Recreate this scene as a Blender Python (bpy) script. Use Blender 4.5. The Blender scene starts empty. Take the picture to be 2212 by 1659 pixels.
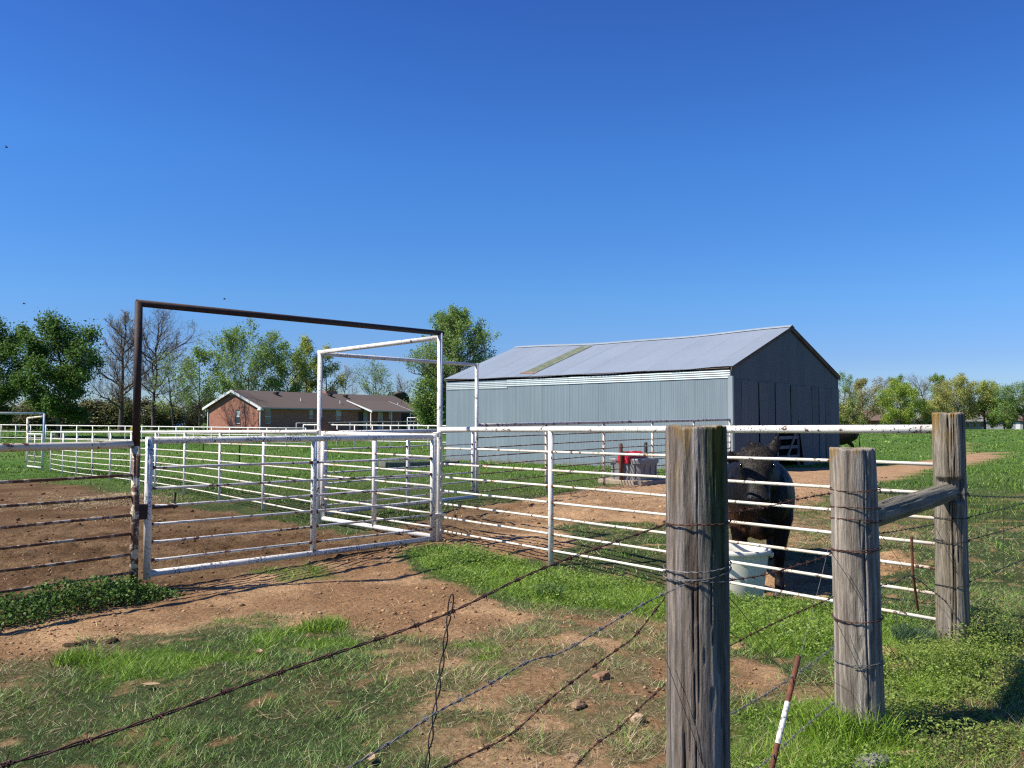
import bpy, math, random
import numpy as np
from mathutils import Vector, Matrix

R = math.radians
scene = bpy.context.scene
COL = scene.collection

# ------------------------------------------------------------------ camera
EYE = 1.6
PITCH = R(2.44)
FPX, CU, CV = 1843.0, 1106.0, 829.5          # focal length and centre in photo units (2212 wide)
cam_data = bpy.data.cameras.new('camera')
cam_data.sensor_width = 36.0
cam_data.lens = 36.0 * FPX / 2212.0
cam_data.clip_start = 0.05
cam_data.clip_end = 4000.0
cam = bpy.data.objects.new('camera', cam_data)
COL.objects.link(cam)
cam.location = (0, 0, EYE)
cam.rotation_euler = (R(90) + PITCH, 0, 0)
scene.camera = cam

# ------------------------------------------------------------------ sky and sun
SUN_AZ = (-0.965, -0.265)                    # horizontal direction towards the sun
SUN_EL = R(49)
world = bpy.data.worlds.new('World')
scene.world = world
world.use_nodes = True
wn = world.node_tree.nodes
wn.clear()
w_out = wn.new('ShaderNodeOutputWorld')
w_bg = wn.new('ShaderNodeBackground')
w_sky = wn.new('ShaderNodeTexSky')
w_sky.sky_type = 'NISHITA'
w_sky.sun_disc = False
w_sky.sun_elevation = SUN_EL
w_sky.sun_rotation = math.atan2(SUN_AZ[0], SUN_AZ[1])
w_sky.altitude = 300
w_sky.air_density = 1.0
w_sky.dust_density = 0.1
w_sky.ozone_density = 3.0
w_hsv = wn.new('ShaderNodeHueSaturation')
w_hsv.inputs['Hue'].default_value = 0.512
w_hsv.inputs['Saturation'].default_value = 1.22
w_hsv.inputs['Value'].default_value = 1.0
w_bg.inputs['Strength'].default_value = 0.15
world.node_tree.links.new(w_sky.outputs[0], w_hsv.inputs['Color'])
w_tc = wn.new('ShaderNodeTexCoord')
w_sep = wn.new('ShaderNodeSeparateXYZ')
w_ramp = wn.new('ShaderNodeValToRGB')        # same all round: only the height above the horizon counts
w_el = w_ramp.color_ramp.elements
for _ in range(3):
    w_el.new(0.5)
for _e, (_p, _c) in zip(w_el, ((0.0, (0.286, 0.350, 0.530)), (0.07, (0.281, 0.366, 0.562)), (0.14, (0.313, 0.477, 0.620)), (0.29, (0.329, 0.557, 0.716)), (0.48, (0.297, 0.445, 0.657)))):
    _e.position = _p
    _e.color = (_c[0], _c[1], _c[2], 1)
world.node_tree.links.new(w_tc.outputs['Generated'], w_sep.inputs[0])
world.node_tree.links.new(w_sep.outputs[2], w_ramp.inputs['Fac'])
w_tint = wn.new('ShaderNodeMix')             # clear, dry spring air: deeper blue than the standard sky
w_tint.data_type = 'RGBA'
w_tint.blend_type = 'MULTIPLY'
w_tint.inputs[0].default_value = 1.0
world.node_tree.links.new(w_ramp.outputs['Color'], w_tint.inputs[7])
world.node_tree.links.new(w_hsv.outputs[0], w_tint.inputs[6])
world.node_tree.links.new(w_tint.outputs[2], w_bg.inputs[0])
world.node_tree.links.new(w_bg.outputs[0], w_out.inputs[0])

sun_data = bpy.data.lights.new('sun', 'SUN')
sun_data.energy = 5.0
sun_data.angle = R(0.53)
sun_data.color = (1.0, 0.94, 0.84)
sun = bpy.data.objects.new('sun', sun_data)
COL.objects.link(sun)
SUNV = Vector((SUN_AZ[0] * math.cos(SUN_EL), SUN_AZ[1] * math.cos(SUN_EL), math.sin(SUN_EL)))
sun.rotation_euler = SUNV.to_track_quat('Z', 'Y').to_euler()
sun.location = (-40, -10, 60)

scene.view_settings.view_transform = 'Standard'
scene.view_settings.look = 'None'
scene.view_settings.gamma = 1.0
scene.view_settings.exposure = 0.57
scene.cycles.use_denoising = False
scene.cycles.pixel_filter_type = 'BLACKMAN_HARRIS'
scene.cycles.filter_width = 1.25
scene.cycles.max_bounces = 6
scene.cycles.transparent_max_bounces = 8

# ------------------------------------------------------------------ small helpers
rng = np.random.default_rng(7)
random.seed(7)


def at(u, v, Y):
    """point at forward distance Y on the line of sight through photo unit (u, v)"""
    x, up = (u - CU) / FPX, (CV - v) / FPX
    dy = math.cos(PITCH) - up * math.sin(PITCH)
    dz = math.sin(PITCH) + up * math.cos(PITCH)
    return np.array([x / dy * Y, Y, EYE + dz / dy * Y])


def gp(u, v, z=0.0):
    """ground position seen at photo unit (u, v)"""
    p = at(u, v, 1.0)
    k = (z - EYE) / (p[2] - EYE)
    return (p[0] * k, k)


def sstep(a, b, x):
    t = np.clip((np.asarray(x, float) - a) / (b - a), 0, 1)
    return t * t * (3 - 2 * t)


_tab = np.random.default_rng(3).random((8, 256, 256))


def vnoise(x, y, scale=1.0, seed=0):
    x = np.asarray(x, float) * scale + seed * 17.3
    y = np.asarray(y, float) * scale + seed * 9.7
    xi, yi = np.floor(x).astype(int), np.floor(y).astype(int)
    fx, fy = x - xi, y - yi
    fx, fy = fx * fx * (3 - 2 * fx), fy * fy * (3 - 2 * fy)
    T = _tab[seed % 8]
    a, b = T[xi % 256, yi % 256], T[(xi + 1) % 256, yi % 256]
    c, d = T[xi % 256, (yi + 1) % 256], T[(xi + 1) % 256, (yi + 1) % 256]
    return (a * (1 - fx) + b * fx) * (1 - fy) + (c * (1 - fx) + d * fx) * fy


def fbm(x, y, scale=1.0, seed=0, oct=4):
    s, a, n = 0, 1.0, 0
    for o in range(oct):
        s = s + a * vnoise(x, y, scale * 2 ** o, seed + o)
        n += a
        a *= 0.5
    return s / n


def terrain(x, y):
    x, y = np.asarray(x, float), np.asarray(y, float)
    z = -0.32 * np.exp(-(((x + 19) / 9) ** 2 + ((y - 33) / 11) ** 2))
    z = z + 0.45 * sstep(42, 78, y) * sstep(4, -8, x)
    z = z - 0.9 * sstep(150, 200, y) * sstep(8, 30, x)
    z = z - 0.155 * np.exp(-(((x - 2.4) / 1.35) ** 2 + ((y - 8.8) / 1.05) ** 2))
    return z


def tz(x, y):
    return float(terrain(x, y))


def rootloc(o):
    while o.parent is not None:
        o = o.parent
    return np.array(o.location)


def thing(name, label, cat, loc=(0, 0, 0), rotz=0.0, group=None):
    o = bpy.data.objects.new(name, None)
    COL.objects.link(o)
    o.empty_display_size = 0.2
    o.location = loc
    o.rotation_euler = (0, 0, rotz)
    o['label'], o['category'] = label, cat
    if group:
        o['group'] = group
    return o


def mesh_data(name, V, F, col=None, smooth=False):
    me = bpy.data.meshes.new(name)
    V = np.asarray(V, float)
    if isinstance(F, np.ndarray):
        k = F.shape[1]
        me.vertices.add(len(V))
        me.vertices.foreach_set('co', V.ravel())
        me.loops.add(F.size)
        me.loops.foreach_set('vertex_index', F.ravel().astype(np.int32))
        me.polygons.add(len(F))
        me.polygons.foreach_set('loop_start', np.arange(0, F.size, k, dtype=np.int32))
        me.update(calc_edges=True)
    else:
        me.from_pydata(V.tolist(), [], [tuple(int(i) for i in f) for f in F])
        me.update()
    if col is not None:
        a = me.color_attributes.new('tint', 'FLOAT_COLOR', 'POINT')
        c = np.ones((len(V), 4))
        c[:, :3] = col
        a.data.foreach_set('color', c.ravel())
    if smooth:
        me.polygons.foreach_set('use_smooth', np.ones(len(me.polygons), dtype=bool))
    return me


def part(name, V, F, mat, parent, smooth=False, col=None, world=True, label=None, kind=None):
    V = np.asarray(V, float)
    if world:
        V = V - rootloc(parent)
    me = mesh_data(name, V, F, col, smooth)
    if mat:
        me.materials.append(mat)
    o = bpy.data.objects.new(name, me)
    COL.objects.link(o)
    o.parent = parent
    if label:
        o['label'] = label
    if kind:
        o['kind'] = kind
    return o


def solid(name, V, F, mat, label=None, cat=None, group=None, kind=None, smooth=False, col=None, loc=None):
    """a thing that is one mesh, given in world coordinates"""
    V = np.asarray(V, float)
    if loc is None:
        loc = np.zeros(3) if kind in ('structure', 'stuff') else np.array([V[:, 0].mean(), V[:, 1].mean(), V[:, 2].min()])
    me = mesh_data(name, V - np.asarray(loc), F, col, smooth)
    me.materials.append(mat)
    o = bpy.data.objects.new(name, me)
    COL.objects.link(o)
    o.location = loc
    if label:
        o['label'] = label
    if cat:
        o['category'] = cat
    if group:
        o['group'] = group
    if kind:
        o['kind'] = kind
    return o


def merge(items):
    V, F, n = [], [], 0
    for v, f in items:
        v = np.asarray(v, float)
        V.append(v)
        F.extend([tuple(int(i) + n for i in q) for q in f])
        n += len(v)
    return np.concatenate(V), F


def box(x0, x1, y0, y1, z0, z1):
    V = [(x0, y0, z0), (x1, y0, z0), (x1, y1, z0), (x0, y1, z0), (x0, y0, z1), (x1, y0, z1), (x1, y1, z1), (x0, y1, z1)]
    return np.array(V, float), [(3, 2, 1, 0), (4, 5, 6, 7), (0, 1, 5, 4), (1, 2, 6, 5), (2, 3, 7, 6), (3, 0, 4, 7)]


def prism(poly, axis, a0, a1):
    """extrude a 2-D polygon along an axis: axis 'x' -> poly is (y,z); 'y' -> (x,z); 'z' -> (x,y)"""
    n = len(poly)
    def p3(p, a):
        return {'x': (a, p[0], p[1]), 'y': (p[0], a, p[1]), 'z': (p[0], p[1], a)}[axis]
    V = [p3(p, a0) for p in poly] + [p3(p, a1) for p in poly]
    F = [tuple(range(n)), tuple(range(2 * n - 1, n - 1, -1))]
    F += [(i, i + n, (i + 1) % n + n, (i + 1) % n) for i in range(n)]
    return np.array(V, float), F


def frames(P):
    P = np.asarray(P, float)
    T = np.gradient(P, axis=0)
    T /= np.linalg.norm(T, axis=1)[:, None] + 1e-12
    ref = np.array([0, 0, 1.0]) if abs(T[:, 2]).mean() < 0.8 else np.array([1.0, 0, 0])
    A = np.cross(T, ref)
    A /= np.linalg.norm(A, axis=1)[:, None] + 1e-12
    B = np.cross(A, T)
    return T, A, B


def tube(P, r, seg=10, caps=True):
    P = np.asarray(P, float)
    n = len(P)
    r = np.broadcast_to(np.asarray(r, float), (n,))
    T, A, B = frames(P)
    th = np.linspace(0, 2 * np.pi, seg, endpoint=False)
    V = P[:, None, :] + r[:, None, None] * (np.cos(th)[None, :, None] * A[:, None, :] + np.sin(th)[None, :, None] * B[:, None, :])
    V = V.reshape(-1, 3)
    F = []
    for i in range(n - 1):
        for j in range(seg):
            k = (j + 1) % seg
            F.append((i * seg + j, i * seg + k, (i + 1) * seg + k, (i + 1) * seg + j))
    if caps:
        F.append(tuple(range(seg - 1, -1, -1)))
        F.append(tuple(range((n - 1) * seg, n * seg)))
    return V, F


def loft(rings, caps=True):
    n = len(rings[0])
    V = np.concatenate([np.asarray(r, float) for r in rings])
    F = []
    for i in range(len(rings) - 1):
        for j in range(n):
            k = (j + 1) % n
            F.append((i * n + j, i * n + k, (i + 1) * n + k, (i + 1) * n + j))
    if caps:
        F.append(tuple(range(n - 1, -1, -1)))
        F.append(tuple(range((len(rings) - 1) * n, len(rings) * n)))
    return V, F


def rrect(w, d, r, z, cx=0.0, cy=0.0, k=5):
    pts = []
    for (sx, sy, a0) in ((1, 1, 0), (-1, 1, 90), (-1, -1, 180), (1, -1, 270)):
        for i in range(k):
            a = R(a0 + 90 * i / (k - 1))
            pts.append((cx + sx * (w / 2 - r) + r * math.cos(a), cy + sy * (d / 2 - r) + r * math.sin(a), z))
    return np.array(pts)


def circ(r, z, n=40, cx=0.0, cy=0.0, ry=None):
    a = np.linspace(0, 2 * np.pi, n, endpoint=False)
    return np.stack([cx + r * np.cos(a), cy + (ry or r) * np.sin(a), np.full(n, z)], 1)


def spline(P, n):
    """Catmull-Rom curve with n points per span"""
    P = np.asarray(P, float)
    Q = np.vstack([2 * P[0] - P[1], P, 2 * P[-1] - P[-2]])
    out = []
    for i in range(len(P) - 1):
        p0, p1, p2, p3 = Q[i:i + 4]
        for t in np.linspace(0, 1, n, endpoint=False):
            out.append(0.5 * (2 * p1 + (p2 - p0) * t + (2 * p0 - 5 * p1 + 4 * p2 - p3) * t * t + (3 * p1 - p0 - 3 * p2 + p3) * t ** 3))
    out.append(P[-1])
    return np.array(out)


def rot2(V, a):
    V = np.asarray(V, float).copy()
    c, s = math.cos(a), math.sin(a)
    x, y = V[:, 0].copy(), V[:, 1].copy()
    V[:, 0], V[:, 1] = c * x - s * y, s * x + c * y
    return V


# ------------------------------------------------------------------ materials
def newmat(name):
    m = bpy.data.materials.new(name)
    m.use_nodes = True
    nt = m.node_tree
    return m, nt, nt.nodes, nt.nodes['Principled BSDF']


def coords(nt, scale=(1, 1, 1), kind='Object'):
    tc = nt.nodes.new('ShaderNodeTexCoord')
    mp = nt.nodes.new('ShaderNodeMapping')
    mp.inputs['Scale'].default_value = scale
    nt.links.new(tc.outputs[kind], mp.inputs['Vector'])
    return mp.outputs['Vector']


def noise(nt, vec, scale, detail=4, rough=0.6, dist=0.0):
    n = nt.nodes.new('ShaderNodeTexNoise')
    n.inputs['Scale'].default_value = scale
    n.inputs['Detail'].default_value = detail
    n.inputs['Roughness'].default_value = rough
    n.inputs['Distortion'].default_value = dist
    nt.links.new(vec, n.inputs['Vector'])
    return n.outputs['Fac']


def ramp(nt, fac, stops):
    r = nt.nodes.new('ShaderNodeValToRGB')
    e = r.color_ramp.elements
    while len(e) < len(stops):
        e.new(0.5)
    for i, (p, c) in enumerate(stops):
        e[i].position = p
        c = (c, c, c) if isinstance(c, (int, float)) else c
        e[i].color = (c[0], c[1], c[2], 1)
    nt.links.new(fac, r.inputs['Fac'])
    return r.outputs['Color']


def mixc(nt, fac, a, b, mode='MIX'):
    m = nt.nodes.new('ShaderNodeMix')
    m.data_type = 'RGBA'
    m.blend_type = mode
    for s, val in ((m.inputs[0], fac), (m.inputs[6], a), (m.inputs[7], b)):
        if hasattr(val, 'node'):
            nt.links.new(val, s)
        elif isinstance(val, (int, float)):
            s.default_value = val
        else:
            s.default_value = (val[0], val[1], val[2], 1)
    return m.outputs[2]


def bump(nt, bsdf, height, strength, dist=0.01):
    b = nt.nodes.new('ShaderNodeBump')
    b.inputs['Strength'].default_value = strength
    b.inputs['Distance'].default_value = dist
    nt.links.new(height, b.inputs['Height'])
    nt.links.new(b.outputs['Normal'], bsdf.inputs['Normal'])


def simple(name, stops, scale=6.0, rough=0.7, metal=0.0, mscale=(1, 1, 1), detail=5, bmp=0.0, bscale=40.0, spec=0.4):
    m, nt, N, b = newmat(name)
    vec = coords(nt, mscale)
    nt.links.new(ramp(nt, noise(nt, vec, scale, detail), stops), b.inputs['Base Color'])
    b.inputs['Roughness'].default_value = rough
    b.inputs['Metallic'].default_value = metal
    b.inputs['Specular IOR Level'].default_value = spec
    if bmp:
        bump(nt, b, noise(nt, vec, bscale, 4), bmp)
    return m


def paint(name, base, rust_amt, spots=0.0, stain=0.0, rough=0.45):
    """weathered pipe paint: base colour, chipped rust patches, dark specks, ochre staining"""
    m, nt, N, b = newmat(name)
    v = coords(nt)
    c = mixc(nt, ramp(nt, noise(nt, v, 3.0, 5), [(0.35, 0), (0.7, 1)]), base, [x * 0.86 for x in base])
    if stain:
        c = mixc(nt, ramp(nt, noise(nt, v, 2.3, 6, 0.7), [(0.62 - stain, 0), (0.78 - stain * 0.5, 0.85)]), c, (0.62, 0.44, 0.24))
    if rust_amt:
        rr = ramp(nt, noise(nt, v, 9.0, 8, 0.72), [(0.70 - rust_amt, 0), (0.74 - rust_amt, 1)])
        rc = ramp(nt, noise(nt, v, 40.0, 4), [(0.3, (0.055, 0.026, 0.016)), (0.7, (0.17, 0.075, 0.035))])
        c = mixc(nt, rr, c, rc)
    if spots:
        sp = ramp(nt, noise(nt, v, 48.0, 3, 0.6), [(0.70 - spots, 0), (0.73 - spots, 1)])
        gate = ramp(nt, noise(nt, v, 2.7, 3), [(0.42, 0), (0.6, 1)])
        sp2 = mixc(nt, 1.0, sp, gate, 'MULTIPLY')
        c = mixc(nt, sp2, c, (0.045, 0.043, 0.036))
    nt.links.new(c, b.inputs['Base Color'])
    b.inputs['Roughness'].default_value = rough
    bump(nt, b, noise(nt, v, 60.0, 4), 0.15, 0.004)
    return m


def tinted(name, rough=0.8, trans=0.0, spec=0.3, bmp=0.0, bscale=60.0, mult=0.25, nscale=20.0, mscale=(1, 1, 1)):
    """colour from the mesh's own tint attribute with fine noise variation"""
    m, nt, N, b = newmat(name)
    at_ = N.new('ShaderNodeAttribute')
    at_.attribute_name = 'tint'
    c = at_.outputs['Color']
    vec = coords(nt, mscale)
    if mult:
        c = mixc(nt, 1.0, c, ramp(nt, noise(nt, vec, nscale, 5, 0.65), [(0.3, 1 - mult), (0.7, 1 + mult * 0.6)]), 'MULTIPLY')
    nt.links.new(c, b.inputs['Base Color'])
    b.inputs['Roughness'].default_value = rough
    b.inputs['Specular IOR Level'].default_value = spec
    if bmp:
        bump(nt, b, noise(nt, vec, bscale, 5, 0.65), bmp, 0.02)
    if trans:
        out = [n for n in N if n.type == 'OUTPUT_MATERIAL'][0]
        t = N.new('ShaderNodeBsdfTranslucent')
        mx = N.new('ShaderNodeMixShader')
        mx.inputs[0].default_value = trans
        nt.links.new(c, t.inputs['Color'])
        nt.links.new(b.outputs[0], mx.inputs[1])
        nt.links.new(t.outputs[0], mx.inputs[2])
        nt.links.new(mx.outputs[0], out.inputs[0])
    return m


M = {}
M['white_pipe'] = paint('white_pipe', (0.80, 0.765, 0.69), 0.115, 0.11, 0.02)
M['white_rod'] = paint('white_rod', (0.79, 0.75, 0.66), 0.13, 0.0, 0.17)
M['gate_pipe'] = paint('gate_pipe', (0.73, 0.71, 0.655), 0.085, 0.16, 0.0)
M['gate_rod'] = paint('gate_rod', (0.64, 0.62, 0.57), 0.155, 0.06, 0.10)
M['cream_pipe'] = paint('cream_pipe', (0.72, 0.63, 0.48), 0.16, 0.05, 0.12)
M['grey_pipe'] = paint('grey_pipe', (0.50, 0.48, 0.46), 0.17, 0.08, 0.05)
M['rust_rod'] = paint('rust_rod', (0.42, 0.36, 0.29), 0.25, 0.05, 0.16, 0.75)
M['peeling'] = paint('peeling', (0.66, 0.55, 0.38), 0.235, 0.05, 0.12, 0.7)
M['dark_rust'] = simple('dark_rust', [(0.25, (0.016, 0.010, 0.008)), (0.6, (0.045, 0.022, 0.016)), (0.72, (0.085, 0.036, 0.022)), (0.85, (0.16, 0.15, 0.13))], 14.0, 0.7, 0.0, (1, 1, 1), 8, 0.2)
M['rust'] = simple('rust', [(0.3, (0.07, 0.028, 0.016)), (0.6, (0.17, 0.06, 0.03)), (0.8, (0.24, 0.10, 0.05))], 30.0, 0.85, 0.0, (1, 1, 1), 6, 0.3, 120)
M['red_pipe'] = simple('red_pipe', [(0.3, (0.10, 0.03, 0.02)), (0.7, (0.20, 0.055, 0.035))], 8.0, 0.6)
M['wire_rust'] = simple('wire_rust', [(0.35, (0.035, 0.016, 0.012)), (0.7, (0.13, 0.05, 0.032))], 25.0, 0.75)
M['wire_zinc'] = simple('wire_zinc', [(0.35, (0.09, 0.088, 0.084)), (0.7, (0.24, 0.232, 0.22))], 25.0, 0.6, 0.1)
M['wire_dark'] = simple('wire_dark', [(0.35, (0.022, 0.022, 0.022)), (0.7, (0.075, 0.068, 0.062))], 25.0, 0.6, 0.3)
M['post_wood'] = tinted('post_wood', 0.9, 0.0, 0.12, 0.6, 120.0, 0.45, 80.0, (1, 1, 0.10))
M['ground'] = None
M['leaf'] = tinted('leaf', 0.55, 0.42, 0.3, 0.0, 60, 0.0)
M['grass'] = tinted('grass', 0.5, 0.25, 0.35, 0.0, 60, 0.0)
M['bark'] = simple('bark', [(0.3, (0.045, 0.036, 0.028)), (0.7, (0.13, 0.105, 0.085))], 5.0, 0.9)
M['twig'] = simple('twig', [(0.3, (0.10, 0.075, 0.06)), (0.7, (0.20, 0.155, 0.125))], 2.0, 0.9)
M['dirt_clod'] = tinted('dirt_clod', 0.95, 0.0, 0.05, 0.5, 50.0, 0.35, 25.0)
# ------------------------------------------------------------------ ground: what grows where
def inside(poly, x, y):
    """signed distance (m) to a polygon, positive inside"""
    P = np.array(poly, float)
    x, y = np.asarray(x, float), np.asarray(y, float)
    ins = np.zeros(x.shape, bool)
    dmin = np.full(x.shape, 1e9)
    n = len(P)
    for i in range(n):
        a, b = P[i], P[(i + 1) % n]
        e = b - a
        t = np.clip(((x - a[0]) * e[0] + (y - a[1]) * e[1]) / (e @ e + 1e-12), 0, 1)
        d = np.hypot(x - a[0] - t * e[0], y - a[1] - t * e[1])
        dmin = np.minimum(dmin, d)
        c = ((a[1] > y) != (b[1] > y))
        with np.errstate(divide='ignore', invalid='ignore'):
            xx = (b[0] - a[0]) * (y - a[1]) / (b[1] - a[1] + 1e-30) + a[0]
        ins ^= c & (x < xx)
    return np.where(ins, dmin, -dmin)


def gpoly(pts):
    return [gp(u, v) for u, v in pts]


DIRT = [  # worn earth: (outline, strength, edge softness in m)
    (gpoly([(-700, 1130), (-250, 1058), (60, 1024), (170, 1047), (300, 1072), (420, 1092), (560, 1125), (690, 1135), (760, 1150), (860, 1140),
            (960, 1113), (985, 1178), (890, 1188), (900, 1215), (960, 1250), (1060, 1285), (1180, 1335), (1060, 1372), (930, 1385), (800, 1362), (640, 1338), (480, 1348),
            (330, 1372), (180, 1405), (60, 1425), (-300, 1500)]), 1.0, 0.30),
    (gpoly([(955, 1113), (1039, 1095), (1159, 1077), (1250, 1060), (1330, 1048), (1430, 1040), (1570, 1046), (1570, 1128), (1430, 1132),
            (1300, 1122), (1215, 1150), (1225, 1222), (1190, 1222), (955, 1178)]), 0.93, 0.35),
    (gpoly([(1540, 1012), (1700, 1012), (1890, 1007), (1965, 1001), (2035, 989), (2100, 979), (2165, 976), (2150, 990), (2085, 1007),
            (2010, 1014), (1960, 1030), (1880, 1048), (1800, 1068), (1700, 1098), (1570, 1110)]), 0.95, 0.55),
    (gpoly([(2070, 990), (2100, 985), (2102, 965), (2088, 958), (2080, 962), (2086, 970)]), 0.9, 0.4),
    (gpoly([(1470, 1225), (1580, 1225), (1700, 1215), (1800, 1222), (1900, 1240), (1900, 1270), (1790, 1292), (1640, 1296), (1520, 1285), (1440, 1262)]), 0.9, 0.2),
    (gpoly([(1890, 1195), (1960, 1195), (1960, 1225), (1900, 1230)]), 0.7, 0.2),
    (gpoly([(1560, 1440), (1640, 1445), (1720, 1478), (1660, 1500), (1590, 1480)]), 0.7, 0.15),
    (gpoly([(1890, 1420), (1990, 1410), (1990, 1450), (1900, 1470)]), 0.8, 0.12),
]
THIN = [  # thin, half bare turf
    (gpoly([(880, 1340), (1120, 1310), (1430, 1335), (1600, 1420), (1700, 1500), (1700, 1700), (1250, 1760), (1050, 1650), (960, 1520), (840, 1440)]), 0.85, 0.5),
    (gpoly([(-300, 1500), (60, 1420), (330, 1360), (640, 1312), (860, 1300), (960, 1330), (900, 1420), (760, 1380), (600, 1350), (330, 1400), (60, 1480)]), 0.55, 0.35),
    (gpoly([(2020, 1700), (2060, 1560), (2130, 1460), (2400, 1380), (2700, 1500), (2400, 1800)]), 0.30, 0.4),
    (gpoly([(1570, 1120), (1700, 1100), (1900, 1070), (2000, 1090), (1960, 1150), (1800, 1210), (1600, 1225)]), 0.5, 0.5),
]
LUSH = [  # bright fresh growth
    (gpoly([(60, 1455), (250, 1405), (450, 1385), (560, 1362), (660, 1350), (770, 1368), (780, 1395), (650, 1420), (430, 1450), (200, 1485)]), 1.0, 0.18),
    (gpoly([(450, 1335), (600, 1335), (600, 1352), (450, 1356)]), 0.8, 0.15),
    (gpoly([(545, 1232), (620, 1222), (710, 1224), (715, 1248), (620, 1258), (545, 1252)]), 0.75, 0.15),
    (gpoly([(965, 1398), (1035, 1392), (1040, 1420), (975, 1425)]), 0.9, 0.10),
    (gpoly([(1000, 1470), (1080, 1450), (1110, 1475), (1020, 1495)]), 0.7, 0.10),
    (gpoly([(870, 1195), (960, 1178), (1190, 1225), (1440, 1262), (1800, 1310), (2020, 1370), (2060, 1430), (1800, 1440), (1600, 1400), (1440, 1350), (1300, 1320), (1100, 1290), (930, 1240)]), 1.0, 0.2),
    (gpoly([(1560, 1520), (1700, 1500), (1900, 1520), (2000, 1560), (2000, 1760), (1540, 1760)]), 0.95, 0.15),
    (gpoly([(1900, 1470), (1990, 1440), (2140, 1360), (2180, 1380), (2140, 1450), (2060, 1540), (1930, 1560)]), 1.0, 0.12),
]


def field(regs, x, y, wob=0.35, seed=1):
    n = (fbm(x, y, 1.1, seed, 5) - 0.5)
    out = np.zeros(np.shape(x))
    for poly, s, soft in regs:
        xs = [p[0] for p in poly]
        ys = [p[1] for p in poly]
        d = inside(poly, x, y)
        out = np.maximum(out, s * sstep(-soft, soft, d + n * wob * 2.0 * min(1, soft * 3 + .3)))
    return out


def cover(x, y):
    """(bare earth, thin, lush) between 0 and 1"""
    d = field(DIRT, x, y, 0.5, 1)
    d = sstep(0.28, 0.72, d + (fbm(x, y, 7.0, 4, 4) - 0.5) * 3.4 * d * (1 - d))
    t = field(THIN, x, y, 0.5, 2)
    l = np.maximum(field(LUSH[:5], x, y, 0.35, 3) * sstep(0.42, 0.53, fbm(x, y, 2.3, 7, 4)), field(LUSH[5:], x, y, 0.25, 3))
    patch = fbm(x, y, 1.9, 5, 4)
    tb = np.clip(t * 1.5, 0, 1) * sstep(0.53, 0.59, fbm(x, y, 3.6, 5, 5))            # small bare places in the thin turf
    far = sstep(14, 22, y)
    worn = sstep(0.64, 0.70, fbm(x, y, 5.5, 6, 5)) * 0.75 * (1 - far)
    d = np.maximum(d, np.maximum(tb, worn * (1 - 0.0 * t)) * 0.9 * (1 - l * 0.8))
    d = d * (1 - 0.85 * l)
    return d, t, l


# mesh lines close together near the fence, wide far away
xs = np.concatenate([-np.geomspace(700, 7.0, 90), np.linspace(-6.96, 6.96, 300), np.geomspace(7.0, 700, 90)])
ys = np.concatenate([np.linspace(-60, 2.4, 12), np.linspace(2.8, 12.0, 215), np.geomspace(12.06, 45, 130), np.geomspace(46, 1500, 70)])
GX, GY = np.meshgrid(xs, ys)
gx, gy = GX.ravel(), GY.ravel()
gd, gt, gl = cover(gx, gy)
near = 1 - sstep(20, 60, gy)
gz = terrain(gx, gy)
gz = gz + near * ((fbm(gx, gy, 0.9, 2, 3) - 0.5) * 0.05)
lump = (fbm(gx, gy, 9.0, 4, 3) - 0.5) * 0.070 + (fbm(gx, gy, 3.2, 1, 3) - 0.5) * 0.05
calm = 1 - 0.55 * sstep(0.6, -0.3, gy - (8.03 + (gx + 3.53) * 1.314)) * sstep(1.5, 0.0, gx)
gz = gz + near * lump * (0.25 + 0.75 * gd) * calm


def gheight(x, y):
    d = field(DIRT, x, y, 0.5, 1)
    n = 1 - sstep(20, 60, y)
    z = terrain(x, y) + n * ((fbm(x, y, 0.9, 2, 3) - 0.5) * 0.05)
    return z + n * ((fbm(x, y, 9.0, 4, 3) - 0.5) * 0.070 + (fbm(x, y, 3.2, 1, 3) - 0.5) * 0.05) * (0.25 + 0.75 * d) * (1 - 0.55 * sstep(0.6, -0.3, y - (8.03 + (x + 3.53) * 1.314)) * sstep(1.5, 0.0, x))


def lerp3(a, b, t):
    return np.asarray(a)[None, :] * (1 - t[:, None]) + np.asarray(b)[None, :] * t[:, None]


red = sstep(12, 22, gy) * sstep(-2, 4, gx)
dirtc = lerp3((0.275, 0.160, 0.080), (0.430, 0.270, 0.142), sstep(0.35, 0.65, fbm(gx, gy, 1.6, 3, 4)))
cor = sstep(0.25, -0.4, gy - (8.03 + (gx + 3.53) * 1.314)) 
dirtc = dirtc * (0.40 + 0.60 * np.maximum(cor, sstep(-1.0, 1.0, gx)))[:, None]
dirtc = dirtc * (1 - red[:, None]) + np.array((0.375, 0.232, 0.130))[None, :] * red[:, None]
turf = lerp3((0.050, 0.068, 0.024), (0.19, 0.145, 0.072), np.clip(gt * 1.1 + 0.6 * (fbm(gx, gy, 2.5, 6, 3) - 0.45), 0, 1))
turf = turf * (1 - gl[:, None]) + np.array((0.090, 0.155, 0.020))[None, :] * gl[:, None]
farg = sstep(14, 30, gy)
pas = lerp3((0.070, 0.142, 0.024), (0.105, 0.168, 0.038), sstep(0.3, 0.7, fbm(gx, gy, 0.35, 5, 5)))
turf = turf * (1 - farg[:, None]) + pas * farg[:, None]
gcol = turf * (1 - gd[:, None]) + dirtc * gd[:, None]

nx, ny = len(xs), len(ys)
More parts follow.
